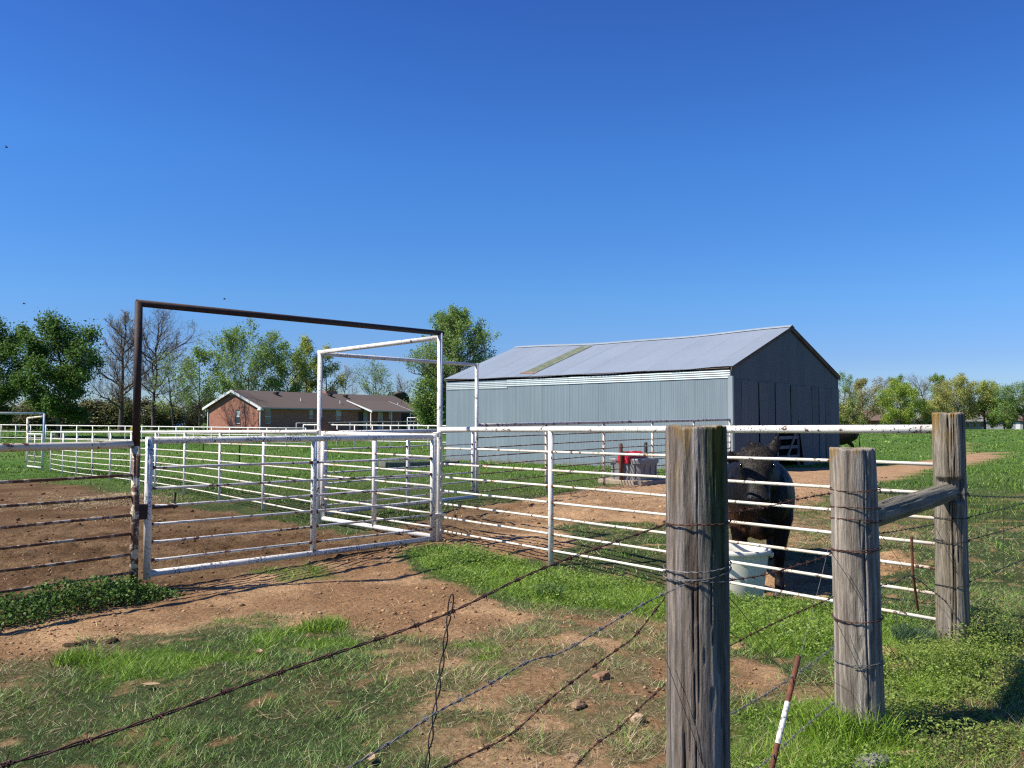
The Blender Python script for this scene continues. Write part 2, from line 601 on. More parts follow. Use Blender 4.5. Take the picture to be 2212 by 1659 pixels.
# hoof marks trodden into the bare earth
Gz = gz.reshape(ny, nx)
rh = np.random.default_rng(77)
for hxp, hyp in zip(rh.random(2600) * 12.5 - 10.0, 6.2 + rh.random(2600) ** 1.3 * 11.0):
    if hyp < 8.15 + (hxp + 3.53) * 1.314:
        continue
    if float(field(DIRT[:2], np.array([hxp]), np.array([hyp]), 0.5, 1)[0]) < 0.6:
        continue
    i0_, i1_ = np.searchsorted(xs, [hxp - 0.16, hxp + 0.16])
    j0_, j1_ = np.searchsorted(ys, [hyp - 0.16, hyp + 0.16])
    dx_, dy_ = GX[j0_:j1_, i0_:i1_] - hxp, GY[j0_:j1_, i0_:i1_] - hyp
    r2_ = (dx_ ** 2 + dy_ ** 2) / (0.055 + 0.02 * rh.random()) ** 2
    Gz[j0_:j1_, i0_:i1_] += (-0.040 * np.exp(-r2_) + 0.016 * np.exp(-(np.sqrt(r2_) - 1.7) ** 2 * 4)) * (0.4 + 0.8 * rh.random())
gz = Gz.ravel()
i0 = (np.arange(ny - 1)[:, None] * nx + np.arange(nx - 1)[None, :]).ravel()
GF = np.stack([i0, i0 + 1, i0 + 1 + nx, i0 + nx], 1)
m, nt, N, b = newmat('ground')
ga = N.new('ShaderNodeAttribute')
ga.attribute_name = 'tint'
gv = coords(nt)
gc = mixc(nt, 1.0, ga.outputs['Color'], ramp(nt, noise(nt, gv, 28.0, 7, 0.7), [(0.28, 0.42), (0.5, 1.0), (0.72, 1.5)]), 'MULTIPLY')
gc = mixc(nt, 1.0, gc, ramp(nt, noise(nt, gv, 1.3, 6, 0.65), [(0.3, 0.78), (0.7, 1.18)]), 'MULTIPLY')
nt.links.new(gc, b.inputs['Base Color'])
b.inputs['Roughness'].default_value = 0.95
b.inputs['Specular IOR Level'].default_value = 0.06
bump(nt, b, noise(nt, gv, 17.0, 9, 0.72), 0.9, 0.055)
M['ground'] = m
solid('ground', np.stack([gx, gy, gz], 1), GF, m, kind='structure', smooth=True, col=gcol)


# ------------------------------------------------------------------ turf, weeds, straw and clods
def scatter(y0, y1, density, half=0.70, pad=0.6):
    area = half * (y1 ** 2 - y0 ** 2) + 2 * pad * (y1 - y0)
    n = int(area * density)
    t = rng.random(n)
    y = np.sqrt(y0 ** 2 + t * (y1 ** 2 - y0 ** 2))
    x = (rng.random(n) * 2 - 1) * (half * y + pad)
    return x, y


def blades(x, y, z, h, w, col, lean=0.5, name='grass', one=False):
    n = len(x)
    a = rng.random(n) * 2 * np.pi
    b_ = rng.random(n) * 2 * np.pi
    wx, wy = np.cos(a) * w / 2, np.sin(a) * w / 2
    L = h * lean * (0.3 + rng.random(n))
    lx, ly = np.cos(b_) * L, np.sin(b_) * L
    base = np.stack([x, y, z - 0.006], 1)
    W = np.stack([wx, wy, np.zeros(n)], 1)
    tip = base + np.stack([lx, ly, h], 1)
    if one:
        V = np.stack([base - W, base + W, tip], 1).reshape(-1, 3)
        F = (np.arange(n)[:, None] * 3 + np.array([[0, 1, 2]])).reshape(-1, 3)
        return V, F, np.repeat(col, 3, 0)
    mid = base + np.stack([lx * 0.35, ly * 0.35, h * 0.6], 1)
    V = np.stack([base - W, base + W, mid + W * 0.75, mid - W * 0.75, tip], 1).reshape(-1, 3)
    F = (np.arange(n)[:, None, None] * 5 + np.array([[[0, 1, 2], [0, 2, 3], [3, 2, 4]]])).reshape(-1, 3)
    return V, F, np.repeat(col, 5, 0)


def cat(parts):
    V, F, C, n = [], [], [], 0
    for v, f, c in parts:
        V.append(v)
        F.append(f + n)
        C.append(c)
        n += len(v)
    return np.concatenate(V), np.concatenate(F), np.concatenate(C)


def pick(cols, n, jit=0.25):
    C = np.array(cols)[rng.integers(0, len(cols), n)]
    return C * (1 + (rng.random((n, 1)) * 2 - 1) * jit) * (1 + (rng.random((n, 3)) * 2 - 1) * 0.06)


GREEN = [(0.130, 0.239, 0.047), (0.166, 0.294, 0.056), (0.077, 0.153, 0.034), (0.231, 0.326, 0.097)]
FRESH = [(0.188, 0.325, 0.025), (0.231, 0.369, 0.033), (0.125, 0.237, 0.020), (0.256, 0.350, 0.056)]
DRY = [(0.437, 0.345, 0.184), (0.310, 0.230, 0.115), (0.598, 0.494, 0.299), (0.184, 0.132, 0.069)]

near_parts, straw_parts = [], []
for y0, y1, dens, hw in ((3.0, 4.6, 11500, 0.0040), (4.6, 8.5, 6200, 0.0050), (8.5, 13, 1300, 0.0085)):
    x, y = scatter(y0, y1, dens)
    d, t, l = cover(x, y)
    p = (1 - d) ** 1.2 * (0.80 + 0.20 * l)
    k = rng.random(len(x)) < p
    x, y, d, t, l = x[k], y[k], d[k], t[k], l[k]
    n = len(x)
    isdry = rng.random(n) < np.clip(0.22 + 0.50 * t - 0.35 * l + 0.5 * (fbm(x, y, 2.2, 1, 3) - 0.5), 0.03, 0.85)
    tuft = fbm(x, y, 3.0, 7, 3)
    fresh = rng.random(n) < np.clip(l * (0.35 + 0.65 * sstep(0.36, 0.52, tuft)) + 0.30 * sstep(0.52, 0.66, tuft), 0, 1)
    col = np.where(isdry[:, None], pick(DRY, n, 0.45), np.where(fresh[:, None], pick(FRESH, n, 0.5), pick(GREEN, n, 0.6)))
    h = (0.016 + 0.042 * rng.random(n) ** 1.7) * (1 + 0.45 * l * fresh) * (0.6 + 1.0 * sstep(0.38, 0.66, tuft))
    h = np.where(isdry, h * 0.8, h)
    lean = np.where(isdry, 2.6, 1.5)
    near_parts.append(blades(x, y, gheight(x, y), h, hw * (0.7 + 0.6 * rng.random(n)), col, lean, one=True))
V, F, C = cat(near_parts)
solid('turf_grass', V, F, M['grass'], 'short worn grass growing across the foreground ground', 'grass', kind='stuff', col=C)

mid_parts = []
for y0, y1, dens, hw, hh in ((13, 20, 330, 0.014, 0.055), (20, 32, 130, 0.025, 0.075), (32, 60, 30, 0.05, 0.09), (60, 150, 3.2, 0.14, 0.12)):
    x, y = scatter(y0, y1, dens)
    d, t, l = cover(x, y)
    bx = (x - 6.79) * 0.663 + (y - 26.5) * 0.748
    by = -(x - 6.79) * 0.748 + (y - 26.5) * 0.663
    inbarn = (bx > -0.05) & (bx < 8.9) & (by > -0.05) & (by < 12.7)
    hx_ = (x + 24.34) * 0.532 + (y - 82.31) * 0.847
    hy_ = -(x + 24.34) * 0.847 + (y - 82.31) * 0.532
    inhouse = (hx_ > -0.1) & (hx_ < 24.3) & (hy_ > -2.5) & (hy_ < 7.6)
    k = (rng.random(len(x)) < (1 - d) ** 1.5) & ~inbarn & ~inhouse
    x, y = x[k], y[k]
    n = len(x)
    big = sstep(0.45, 0.68, fbm(x, y, 0.7, 6, 4))
    col = np.where((rng.random(n) < 0.35)[:, None], pick(FRESH, n), pick([(0.075, 0.150, 0.022), (0.100, 0.172, 0.030), (0.055, 0.115, 0.018)], n))
    lz = gheight(x, y)
    mid_parts.append(blades(x, y, lz, hh * (0.5 + 0.5 * rng.random(n)) * (0.5 + 1.0 * big), hw * (0.7 + 0.6 * rng.random(n)), col, 0.8, one=True))
V, F, C = cat(mid_parts)
solid('pasture_grass', V, F, M['grass'], 'green pasture grass growing behind the pipe fences', 'grass', kind='stuff', col=C)

# straw and dead stems lying on the earth
x, y = scatter(3.0, 13, 260)
d, t, l = cover(x, y)
k = rng.random(len(x)) < (0.35 + 0.5 * t) * (1 - l)
x, y = x[k], y[k]
n = len(x)
V, F, C = blades(x, y, gheight(x, y) + 0.004, 0.010 + 0.015 * rng.random(n), 0.004 + 0.002 * rng.random(n), pick(DRY, n), 6.0)
solid('dry_straw', V, F, M['grass'], 'dry straw and dead stems lying on the earth', 'straw', kind='stuff', col=C)

# loose earth clods: a squashed, knobbly lump repeated with random size and turn
ico = []
g_ = (1 + 5 ** 0.5) / 2
for a_, b_, c_ in ((0, 1, g_), (0, 1, -g_), (0, -1, g_), (0, -1, -g_)):
    ico += [(a_, b_, c_), (b_, c_, a_), (c_, a_, b_)]
ico = np.array(ico) / np.linalg.norm(ico[0])
IF = []
for i in range(12):
    for j in range(i + 1, 12):
        for k_ in range(j + 1, 12):
            if all(abs(np.linalg.norm(ico[p] - ico[q]) - 1.0515) < 0.01 for p, q in ((i, j), (j, k_), (i, k_))):
                nrm = np.cross(ico[j] - ico[i], ico[k_] - ico[i])
                IF.append((i, j, k_) if nrm @ ico[i] > 0 else (i, k_, j))
IF = np.array(IF)
cp = []
for y0, y1, dens, s0 in ((3.0, 7, 560, 0.0075), (7, 13, 130, 0.0115), (13, 24, 18, 0.022)):
    x, y = scatter(y0, y1, dens)
    d, t, l = cover(x, y)
    k = rng.random(len(x)) < d ** 2 * (0.15 + sstep(0.4, 0.65, fbm(x, y, 1.4, 2, 3)))
    x, y = x[k], y[k]
    n = len(x)
    s = s0 * (0.35 + rng.random(n) ** 4 * 2.0)
    V = ico[None, :, :] * (0.6 + 0.7 * rng.random((n, 12, 1))) * s[:, None, None]
    V[:, :, 2] *= 0.65
    V = V + np.stack([x, y, gheight(x, y) + s * 0.15], 1)[:, None, :]
    F = (np.arange(n)[:, None, None] * 12 + IF[None]).reshape(-1, 3)
    c = pick([(0.34, 0.205, 0.108), (0.43, 0.270, 0.142), (0.27, 0.158, 0.080)], n)
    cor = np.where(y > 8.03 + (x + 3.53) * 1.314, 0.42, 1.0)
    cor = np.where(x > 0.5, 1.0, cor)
    cp.append((V.reshape(-1, 3), F, np.repeat(c * cor[:, None], 12, 0)))
V, F, C = cat(cp)
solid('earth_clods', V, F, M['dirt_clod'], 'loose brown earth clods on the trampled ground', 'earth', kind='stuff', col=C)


def leafcloud(P, size, col, flat=0.6, aspect=0.75):
    """diamond shaped leaves at points P"""
    n = len(P)
    nrm = rng.normal(size=(n, 3))
    nrm[:, 2] = np.abs(nrm[:, 2]) + flat
    nrm /= np.linalg.norm(nrm, axis=1)[:, None]
    a = np.cross(nrm, rng.normal(size=(n, 3)))
    a /= np.linalg.norm(a, axis=1)[:, None] + 1e-9
    b_ = np.cross(nrm, a)
    s = np.broadcast_to(np.asarray(size, float), (n,))[:, None] * (0.6 + 0.8 * rng.random((n, 1)))
    V = np.stack([P - a * s / 2, P - b_ * s * aspect / 2 + nrm * s * 0.08, P + a * s / 2, P + b_ * s * aspect / 2 + nrm * s * 0.08], 1).reshape(-1, 3)
    F = np.arange(n * 4).reshape(n, 4)
    return V, F, np.repeat(col, 4, 0)


# low clover like weeds along the fence line and around the wooden posts
CL = [LUSH[5], LUSH[6], LUSH[7]]
x, y = scatter(3.0, 11.8, 4200)
cl = field(CL, x, y, 0.3, 3)
hum = sstep(0.35, 0.65, fbm(x, y, 2.4, 4, 4))
k = rng.random(len(x)) < sstep(0.3, 0.9, cl) * (0.35 + 0.65 * hum) * np.where(y < 5.5, 1.0, 0.8)
x, y, hum, cl = x[k], y[k], hum[k], cl[k]
n = len(x)
h = rng.random(n) ** 0.7 * (0.02 + 0.11 * hum * cl)
P = np.stack([x, y, gheight(x, y) + h], 1)
col = pick([(0.200, 0.310, 0.045), (0.250, 0.360, 0.060), (0.125, 0.210, 0.032), (0.300, 0.380, 0.110)], n)
V, F, C = leafcloud(P, np.where(y < 6, 0.015, 0.021), col, 1.3)
solid('clover_weeds', V, F, M['leaf'], 'bright low clover weeds growing along the pipe fence and round the wooden posts', 'weeds', kind='stuff', col=C)

# dead leaf flakes and chaff on the worn ground
x, y = scatter(3.0, 9.5, 70)
d, t, l = cover(x, y)
k = rng.random(len(x)) < 0.25 + 0.6 * np.maximum(t, d)
x, y = x[k], y[k]
n = len(x)
V, F, C = leafcloud(np.stack([x, y, gheight(x, y) + 0.006 + 0.012 * rng.random(n)], 1), 0.012 + 0.020 * rng.random(n) ** 2, pick([(0.20, 0.125, 0.07), (0.30, 0.21, 0.12), (0.12, 0.075, 0.045), (0.40, 0.31, 0.19)], n), 0.8, 0.6)
solid('leaf_litter', V, F, M['leaf'], 'small dead leaf flakes and chaff strewn over the foreground', 'leaf litter', kind='stuff', col=C)
# ------------------------------------------------------------------ corral: pipe posts, fences and gates
G1, G2 = np.array([-3.53, 8.03]), np.array([-0.965, 11.4])
G3, G4 = np.array([-3.02, 13.4]), np.array([-0.72, 17.4])
P1, P2, P3 = np.array([0.66, 3.07]), np.array([1.77, 4.42]), np.array([3.17, 6.2])


def p3(p, z):
    return np.array([p[0], p[1], z])


def pipe(name, a, b, r, mat, parent, seg=14, wob=0.0, n=2, **kw):
    P = np.linspace(a, b, n)
    if wob and n > 2:
        P[1:-1, 2] += rng.normal(size=n - 2) * wob
        P[1:-1, 0] += rng.normal(size=n - 2) * wob * 0.6
    V, F = tube(P, r, seg)
    o = part(name, V, F, mat, parent, **kw)
    for pl in o.data.polygons:
        pl.use_smooth = len(pl.vertices) == 4
    return o


# overhead frame of the gateway
fr = thing('overhead_pipe_frame', 'tall overhead pipe frame over the corral gates, dark rusty front beam and white rear beams', 'pipe frame', (G2[0], G2[1], 0))
top1, top2, top3, top4 = 2.72, 2.77, 2.70, 2.76
pipe('post', p3(G1, 1.36), p3(G1, top1), 0.036, M['dark_rust'], fr, label='dark rusty upper post at the left')
pipe('post', p3(G1, -0.3), p3(G1, 1.36), 0.039, M['peeling'], fr, label='rusty lower post with peeling cream paint')
pipe('post', p3(G2, -0.3), p3(G2, top2), 0.037, M['white_pipe'], fr)
pipe('post', p3(G3, -0.3), p3(G3, top3), 0.038, M['white_pipe'], fr)
pipe('post', p3(G4, -0.3), p3(G4, top4), 0.038, M['white_pipe'], fr)
d12 = (G2 - G1) / np.linalg.norm(G2 - G1)
pipe('beam', p3(G1 - d12 * 0.02, top1 - 0.012), p3(G2 + d12 * 0.05, top2 - 0.002), 0.034, M['dark_rust'], fr, label='dark rusty front beam')
d23 = (G3 - G2) / np.linalg.norm(G3 - G2)
pipe('beam', p3(G2 + d23 * 0.03, top2 - 0.062), p3(G3 + d23 * 0.04, top3 - 0.03), 0.033, M['white_pipe'], fr)
d34 = (G4 - G3) / np.linalg.norm(G4 - G3)
pipe('beam', p3(G3 + d34 * 0.02, top3 - 0.05), p3(G4 + d34 * 0.04, top4 - 0.03), 0.034, M['gate_pipe'], fr)
# rusty latch plate on the middle post and hinge collars
V, F = prism([(0, 0), (0.28, 0), (0.0, 0.22)], 'y', -0.01, 0.01)
part('latch_plate', V + np.array([G3[0] + 0.035, G3[1] - 0.02, 1.43]), F, M['dark_rust'], fr)
for g, z in ((G2, 1.43), (G2, 0.35), (G3, 1.43)):
    V, F = box(-0.075, 0.075, -0.05, 0.05, 0, 0.014)
    part('hinge_plate', rot2(V, 0.9) + p3(g, z), F, M['white_pipe'], fr)
V, F = box(-0.05, 0.05, -0.03, 0.03, -0.07, 0.07)
part('latch_block', rot2(V, 0.92) + p3(G1 + d12 * 0.06, 0.74), F, M['dark_rust'], fr)


def gate(name, label, A, B, zt, zb, rods, n_mid, gap, rp=0.034, pm='gate_pipe', rm='gate_rod'):
    A, B = np.array(A, float), np.array(B, float)
    d = (B - A) / np.linalg.norm(B - A)
    a, b = A + d * gap, B - d * gap
    t = thing(name, label, 'gate', (A[0] + d[0] * gap, A[1] + d[1] * gap, 0), 0, 'corral gates')
    (za, zb_), (ba, bb) = zt, zb
    pipe('top_rail', p3(a, za), p3(b, zb_), rp, M[pm], t)
    pipe('bottom_rail', p3(a, ba), p3(b, bb), rp * 0.95, M[pm], t)
    pipe('upright', p3(a, ba - 0.05), p3(a, za + 0.035), rp * 1.04, M[pm], t)
    pipe('upright', p3(b, bb - 0.03), p3(b, zb_ + 0.03), rp * 1.04, M[pm], t)
    for k in range(n_mid):
        s = (k + 1) / (n_mid + 1)
        q = a + (b - a) * s
        pipe('upright', p3(q, ba + (bb - ba) * s), p3(q, za + (zb_ - za) * s), rp * 0.98, M[pm], t)
    for f in rods:
        h0, h1 = ba + (za - ba) * f, bb + (zb_ - bb) * f
        pipe('rod', p3(a, h0), p3(b, h1), 0.0135, M[rm], t, 8, 0.0022, 6)
    ws = []
    for k in range(n_mid + 2):                       # weld beads gone rusty where rods meet uprights
        s = k / (n_mid + 1)
        q = a + (b - a) * s
        for f in rods:
            z = (ba + (za - ba) * f) * (1 - s) + (bb + (zb_ - bb) * f) * s
            for sd in ((1,) if k == 0 else (-1,) if k == n_mid + 1 else (-1, 1)):
                if rng.random() < 0.8:
                    ws.append(tube([p3(q + d * sd * rp * 0.9, z), p3(q + d * sd * (rp + 0.012 + 0.03 * rng.random()), z)], [0.021, 0.0145], 8))
    part('weld_rust', *merge(ws), M['rust'], t, kind='stuff')
    return t, a, b, d


RODS = [(1.122 - .057) / 1.343, (0.912 - .057) / 1.343, (0.732 - .057) / 1.343, (0.55 - .057) / 1.343, (0.37 - .057) / 1.343, (0.187 - .057) / 1.343]
g1, a1, b1, dd = gate('pipe_gate', 'white pipe gate under the dark rusty beam, nearest of the corral gates', G1, G2, (1.41, 1.375), (0.15, 0.045), RODS, 1, 0.13)
# chain latch with pin on the gate's free end
V, F = tube([p3(a1 - dd * 0.10, 0.775), p3(a1 + dd * 0.30, 0.765)], 0.016, 8)
part('latch_bar', V, F, M['dark_rust'], g1)
V, F = tube([p3(a1 + dd * 0.27, 0.74), p3(a1 + dd * 0.28, 0.90)], 0.010, 8)
part('latch_pin', V, F, M['dark_rust'], g1)
gate('pipe_gate', 'white pipe gate on the left of the square alley, below the white beam', G2, G3, (1.385, 1.40), (0.045, 0.08), RODS, 1, 0.11, 0.036, 'white_pipe', 'white_rod')
gate('pipe_gate', 'white pipe gate at the back of the square alley, in front of the barn', G3, G4, (1.40, 1.40), (0.14, 0.06), RODS, 1, 0.13, 0.038)


def pfence(name, label, pts_xy, tops, bots, nrod, pm, rm, rp, rr, rod_h, post_s, group='white corral fences', inset=(0.0, 0.0), postm=None):
    A, B = np.array(pts_xy[0], float), np.array(pts_xy[1], float)
    t = thing(name, label, 'fence', (A[0], A[1], bots(0.0)), 0, group)
    L = np.linalg.norm(B - A)
    d = (B - A) / L
    a, b = A + d * inset[0], B - d * inset[1]
    pt = np.array([p3(a + (b - a) * s, tops(s)) for s in np.linspace(0, 1, 12)])
    V, F = tube(pt, rp, 14)
    part('top_rail', V, F, M[pm], t, smooth=True)
    for s in post_s:
        q = A + (B - A) * s
        pipe('post', p3(q, bots(s) - 0.25), p3(q, tops(s) - rp * 0.3), rp * 0.92, M[postm or pm], t)
    for h in rod_h:
        P = np.array([p3(a + (b - a) * s, bots(s) + h * (tops(s) - bots(s))) for s in np.linspace(0, 1, 14)])
        P[1:-1, 2] += np.convolve(rng.normal(size=14), [0.25, 0.5, 0.25], 'valid') * 0.0028
        V, F = tube(P, rr, 8)
        part('rod', V, F, M[rm], t, smooth=True)
    ws = []
    for s in post_s:
        q = A + (B - A) * s
        for h in rod_h:
            z = bots(s) + h * (tops(s) - bots(s))
            for sd in (-1, 1):
                if rng.random() < 0.75:
                    ws.append(tube([p3(q + d * sd * rp * 0.8, z), p3(q + d * sd * (rp + 0.008 + 0.03 * rng.random()), z)], [rr * 1.5, rr * 1.07], 8))
    part('weld_rust', *merge(ws), M['rust'], t, kind='stuff')
    return t


RH = [1.247 / 1.5, 1.04 / 1.5, .862 / 1.5, .681 / 1.5, .505 / 1.5, .326 / 1.5, .145 / 1.5]
pfence('pipe_fence', 'white pipe fence in front of the black cow, ending at the tall wooden post', (G2, P3), lambda s: 1.478 + 0.058 * s, lambda s: -0.0 - 0.0 * s,
       7, 'white_pipe', 'white_rod', 0.034, 0.0135, RH, [0.339, 0.675], inset=(0.03, 0.10))
BF = np.array([-16.92, 31.4])
dB = (BF - G3)
pfence('pipe_fence', 'long white pipe fence receding to the left in front of the brick house', (G3, BF), lambda s: 1.42 - 0.25 * s, lambda s: 0.0 - 0.31 * float(sstep(0.25, 1.0, s)),
       7, 'white_pipe', 'white_rod', 0.034, 0.0135, RH, [k / 10 for k in range(1, 11)], inset=(0.04, 0.0))
dC = (G1 - G2) / np.linalg.norm(G1 - G2)
CE = G1 + dC * 3.6
pc = pfence('pipe_fence', 'rusty cream pipe fence at the left edge above the leafy weeds', (G1, CE), lambda s: 1.373, lambda s: 0.0,
            6, 'cream_pipe', 'rust_rod', 0.036, 0.014, [1.088 / 1.373, .887 / 1.373, .715 / 1.373, .543 / 1.373, .353 / 1.373, .184 / 1.373], [0.66], inset=(0.04, 0.0))
V, F = tube([p3(G1 + dC * 0.04, 0.085), p3(CE, 0.085)], 0.035, 12)
part('bottom_rail', V, F, M['red_pipe'], pc, smooth=True, label='red brown bottom rail')
DE = np.array([6.72, 26.35])
pfence('pipe_fence', 'brown and cream pipe fence running along the barn side behind the red topped waterer', (G4, DE), lambda s: 1.50 + 0.12 * s, lambda s: 0.06 * math.sin(math.pi * s),
       7, 'grey_pipe', 'rust_rod', 0.036, 0.012, RH, [0.2, 0.4, 0.6, 0.8, 1.0], inset=(0.04, 0.0), postm='cream_pipe')

# far-left gateway: two hoop frames and a small gate at the end of the long fence
fl = thing('far_gate_frame', 'small white pipe gate frame at the far left end of the long fence', 'pipe frame', (BF[0], BF[1], -0.3))
E0 = np.array(at(95, 893, 32.8))
e_l = np.array([-0.96, -0.27])
E1 = E0[:2] + e_l * 4.6
pipe('post', p3(E0[:2], -0.6), p3(E0[:2], E0[2]), 0.045, M['white_pipe'], fl)
pipe('post', p3(E1, -0.6), p3(E1, E0[2] + 0.02), 0.045, M['white_pipe'], fl)
pipe('beam', p3(E0[:2], E0[2]), p3(E1, E0[2] + 0.02), 0.045, M['white_pipe'], fl)
E2 = np.array(at(60, 903, 34.2))
pipe('post', p3(E2[:2], -0.6), p3(E2[:2], E2[2]), 0.045, M['cream_pipe'], fl)
pipe('beam', p3(E2[:2], E2[2]), p3(E0[:2], E0[2] - 0.12), 0.04, M['cream_pipe'], fl)
gate('pipe_gate', 'tiny white pipe gate at the far left end of the long fence', E2[:2], E0[:2], (1.06, 1.06), (-0.22, -0.22), [0.84, 0.66, 0.5, 0.33, 0.16], 1, 0.1, 0.034, 'white_pipe', 'white_rod')

# paddock fences beyond
def farfence(label, A, B, n, h, rails, mat='white_pipe', r=0.036):
    A, B = np.array(A, float), np.array(B, float)
    t = thing('paddock_fence', label, 'fence', (A[0], A[1], tz(*A)), 0, 'far paddock fences')
    for k in range(n + 1):
        q = A + (B - A) * k / n
        pipe('post', p3(q, tz(*q) - 0.2), p3(q, tz(*q) + h), r, M[mat], t, 8)
    for f in rails:
        P = np.array([p3(A + (B - A) * s, tz(*(A + (B - A) * s)) + h * f) for s in np.linspace(0, 1, 9)])
        V, F = tube(P, r * (1.05 if f > 0.95 else 0.7), 8)
        part('rail', V, F, M[mat], t, smooth=True)


farfence('white pipe paddock fence crossing the pasture below the brick house', gp(-120, 958), gp(660, 968), 22, 1.12, [1.0, 0.62, 0.25])
farfence('white three rail pipe fence right of the middle gate post, below the house porch', gp(655, 966), gp(1010, 972), 9, 1.28, [1.0, 0.68, 0.3])
farfence('thin silver pipe rail rising to the right in front of the house porch', at(640, 928, 66.0)[:2], at(925, 916, 76.0)[:2], 8, 1.05, [1.0], 'grey_pipe', 0.035)
farfence('white pipe fence between the house end and the barn', at(880, 920, 96.0)[:2], at(1000, 920, 90.0)[:2], 5, 1.45, [1.0, 0.72, 0.45], 'white_pipe', 0.045)
for (u, v0, v1, Y) in ((518, 948, 1002, 30.5), (440, 940, 968, 46.0)):
    p_, q_ = at(u, v0, Y), at(u, v1, Y)
    V, F = prism([(-.02, -.02), (.02, -.02), (.02, .02), (.004, .02), (.004, .035), (-.004, .035), (-.004, .02), (-.02, .02)], 'z', tz(p_[0], p_[1]) - 0.2, p_[2])
    solid('steel_fence_post', V + np.array([p_[0], p_[1], 0]), F, M['dark_rust'],
          'dark steel fence post standing alone in the pasture, ' + ('nearer of two' if Y < 40 else 'farther of two'), 'fence post', 'lone steel posts')

# ------------------------------------------------------------------ wooden posts
def wood_post(label, xy, ztop, r0, r1, seed, nth, nz, lean=(0, 0), moss=0.0, lichen=0.3, base=(0.25, 0.225, 0.20), z0=-0.25, notch=None, brown=0.3, ncr=16):
    rs = np.random.default_rng(seed)
    th = np.linspace(0, 2 * np.pi, nth, endpoint=False)
    z = np.linspace(z0, ztop, nz)
    TH, Z = np.meshgrid(th, z)
    f = (Z - z0) / (ztop - z0)
    rad = r0 + (r1 - r0) * f
    cx, cy = np.cos(TH), np.sin(TH)

    def n3(per, sz, s):   # seamless around the post
        a_ = (TH / (2 * np.pi) * per) % per
        b_ = Z * sz + seed * 3.3 + 40
        xi, yi = np.floor(a_).astype(int), np.floor(b_).astype(int)
        fx, fy = a_ - xi, b_ - yi
        fx, fy = fx * fx * (3 - 2 * fx), fy * fy * (3 - 2 * fy)
        T_ = _tab[s % 8]
        x1 = (xi + 1) % per
        return (T_[xi, yi % 256] * (1 - fx) + T_[x1, yi % 256] * fx) * (1 - fy) + (T_[xi, (yi + 1) % 256] * (1 - fx) + T_[x1, (yi + 1) % 256] * fx) * fy
    warp = (n3(9, 3.0, 1) - 0.5) * 0.22 + (n3(5, 7.0, 6) - 0.5) * 0.10
    TH0 = TH
    TH = TH + warp
    g1_ = n3(26, 1.3, seed % 5)
    g2_ = n3(60, 2.4, (seed + 2) % 6)
    g3_ = n3(130, 7.0, (seed + 3) % 6)
    TH = TH0
    rad = rad * (1 + (n3(3, 1.2, 2) - 0.5) * 0.05) + (g1_ - 0.5) * 0.005 + (g2_ - 0.5) * 0.004 + (g3_ - 0.5) * 0.002
    crack = np.zeros_like(TH)
    for k in range(ncr):
        t0 = rs.random() * 2 * np.pi
        za, zb = sorted(rs.random(2) * (ztop - z0) * 1.2 + z0 - 0.1)
        if rs.random() < 0.4:
            zb = ztop + 0.1
        tc = t0 + (vnoise(Z * 2.2, np.full_like(Z, k * 3.1), 1, 3) - 0.5) * 0.22 + (vnoise(Z * 12, np.full_like(Z, k * 5.1), 1, 2) - 0.5) * 0.03
        dth = (TH - tc + np.pi) % (2 * np.pi) - np.pi
        w = (0.010 + 0.022 * rs.random() ** 2) * sstep(za - 0.05, za + 0.15, Z) * sstep(zb + 0.05, zb - 0.15, Z) + 1e-5
        crack = np.maximum(crack, np.exp(-(dth / w) ** 2) * (w > 0.004))
    rad = rad - crack * 0.013
    chip = sstep(0.74, 0.82, n3(24, 7.0, 4)) * sstep(0.4, 0.6, n3(6, 1.5, 2))
    rad = rad - chip * 0.004
    if notch:
        zc, hh, t0, t1 = notch
        rad = rad - 0.030 * sstep(zc - hh - 0.01, zc - hh, Z) * sstep(zc + hh + 0.01, zc + hh, Z) * ((TH % (2 * np.pi) > t0) & (TH % (2 * np.pi) < t1))
    ragged = (vnoise(th * 4 / np.pi * 3, th * 0, 1, 5) - 0.5) * 0.012
    Zt = Z + (f > 0.985) * ragged[None, :]
    lx, ly = lean
    X = xy[0] + rad * cx + lx * f
    Y = xy[1] + rad * cy + ly * f
    V = np.stack([X, Y, Zt], 2).reshape(-1, 3)
    c0 = np.array(base)
    c = c0 * (0.70 + 0.65 * g1_[..., None]) * (0.55 + 0.9 * g2_[..., None]) * (0.7 + 0.6 * g3_[..., None])
    br = sstep(0.50, 0.72, n3(9, 0.9, 1))[..., None] * brown
    c = c * (1 - br) + np.array((0.165, 0.105, 0.070)) * br
    pale = sstep(0.55, 0.8, n3(16, 1.3, 3))[..., None] * 0.35
    c = c * (1 - pale) + np.array((0.34, 0.31, 0.285)) * pale
    c = c * (1 - 0.72 * np.clip(crack + chip * 0.35, 0, 1)[..., None])
    if moss:
        side = sstep(0.75, 0.15, np.abs(((TH - moss + np.pi) % (2 * np.pi)) - np.pi))
        ms = (side * sstep(ztop - 1.15, ztop - 0.05, Z) * sstep(0.25, 0.55, n3(14, 1.2, 5) + 0.25 * f))[..., None] * 0.95
        c = c * (1 - ms) + np.array((0.062, 0.078, 0.018)) * ms
    li = (sstep(ztop - 0.10 - 0.30 * n3(12, 0.5, 6), ztop, Z) * sstep(0.48, 0.60, n3(18, 7.0, 2)))[..., None] * lichen
    c = c * (1 - li) + np.array((0.27, 0.155, 0.025)) * li
    C = c.reshape(-1, 3)
    F = []
    i0_ = np.arange(nz - 1)[:, None] * nth
    j = np.arange(nth)[None, :]
    k2 = (j + 1) % nth
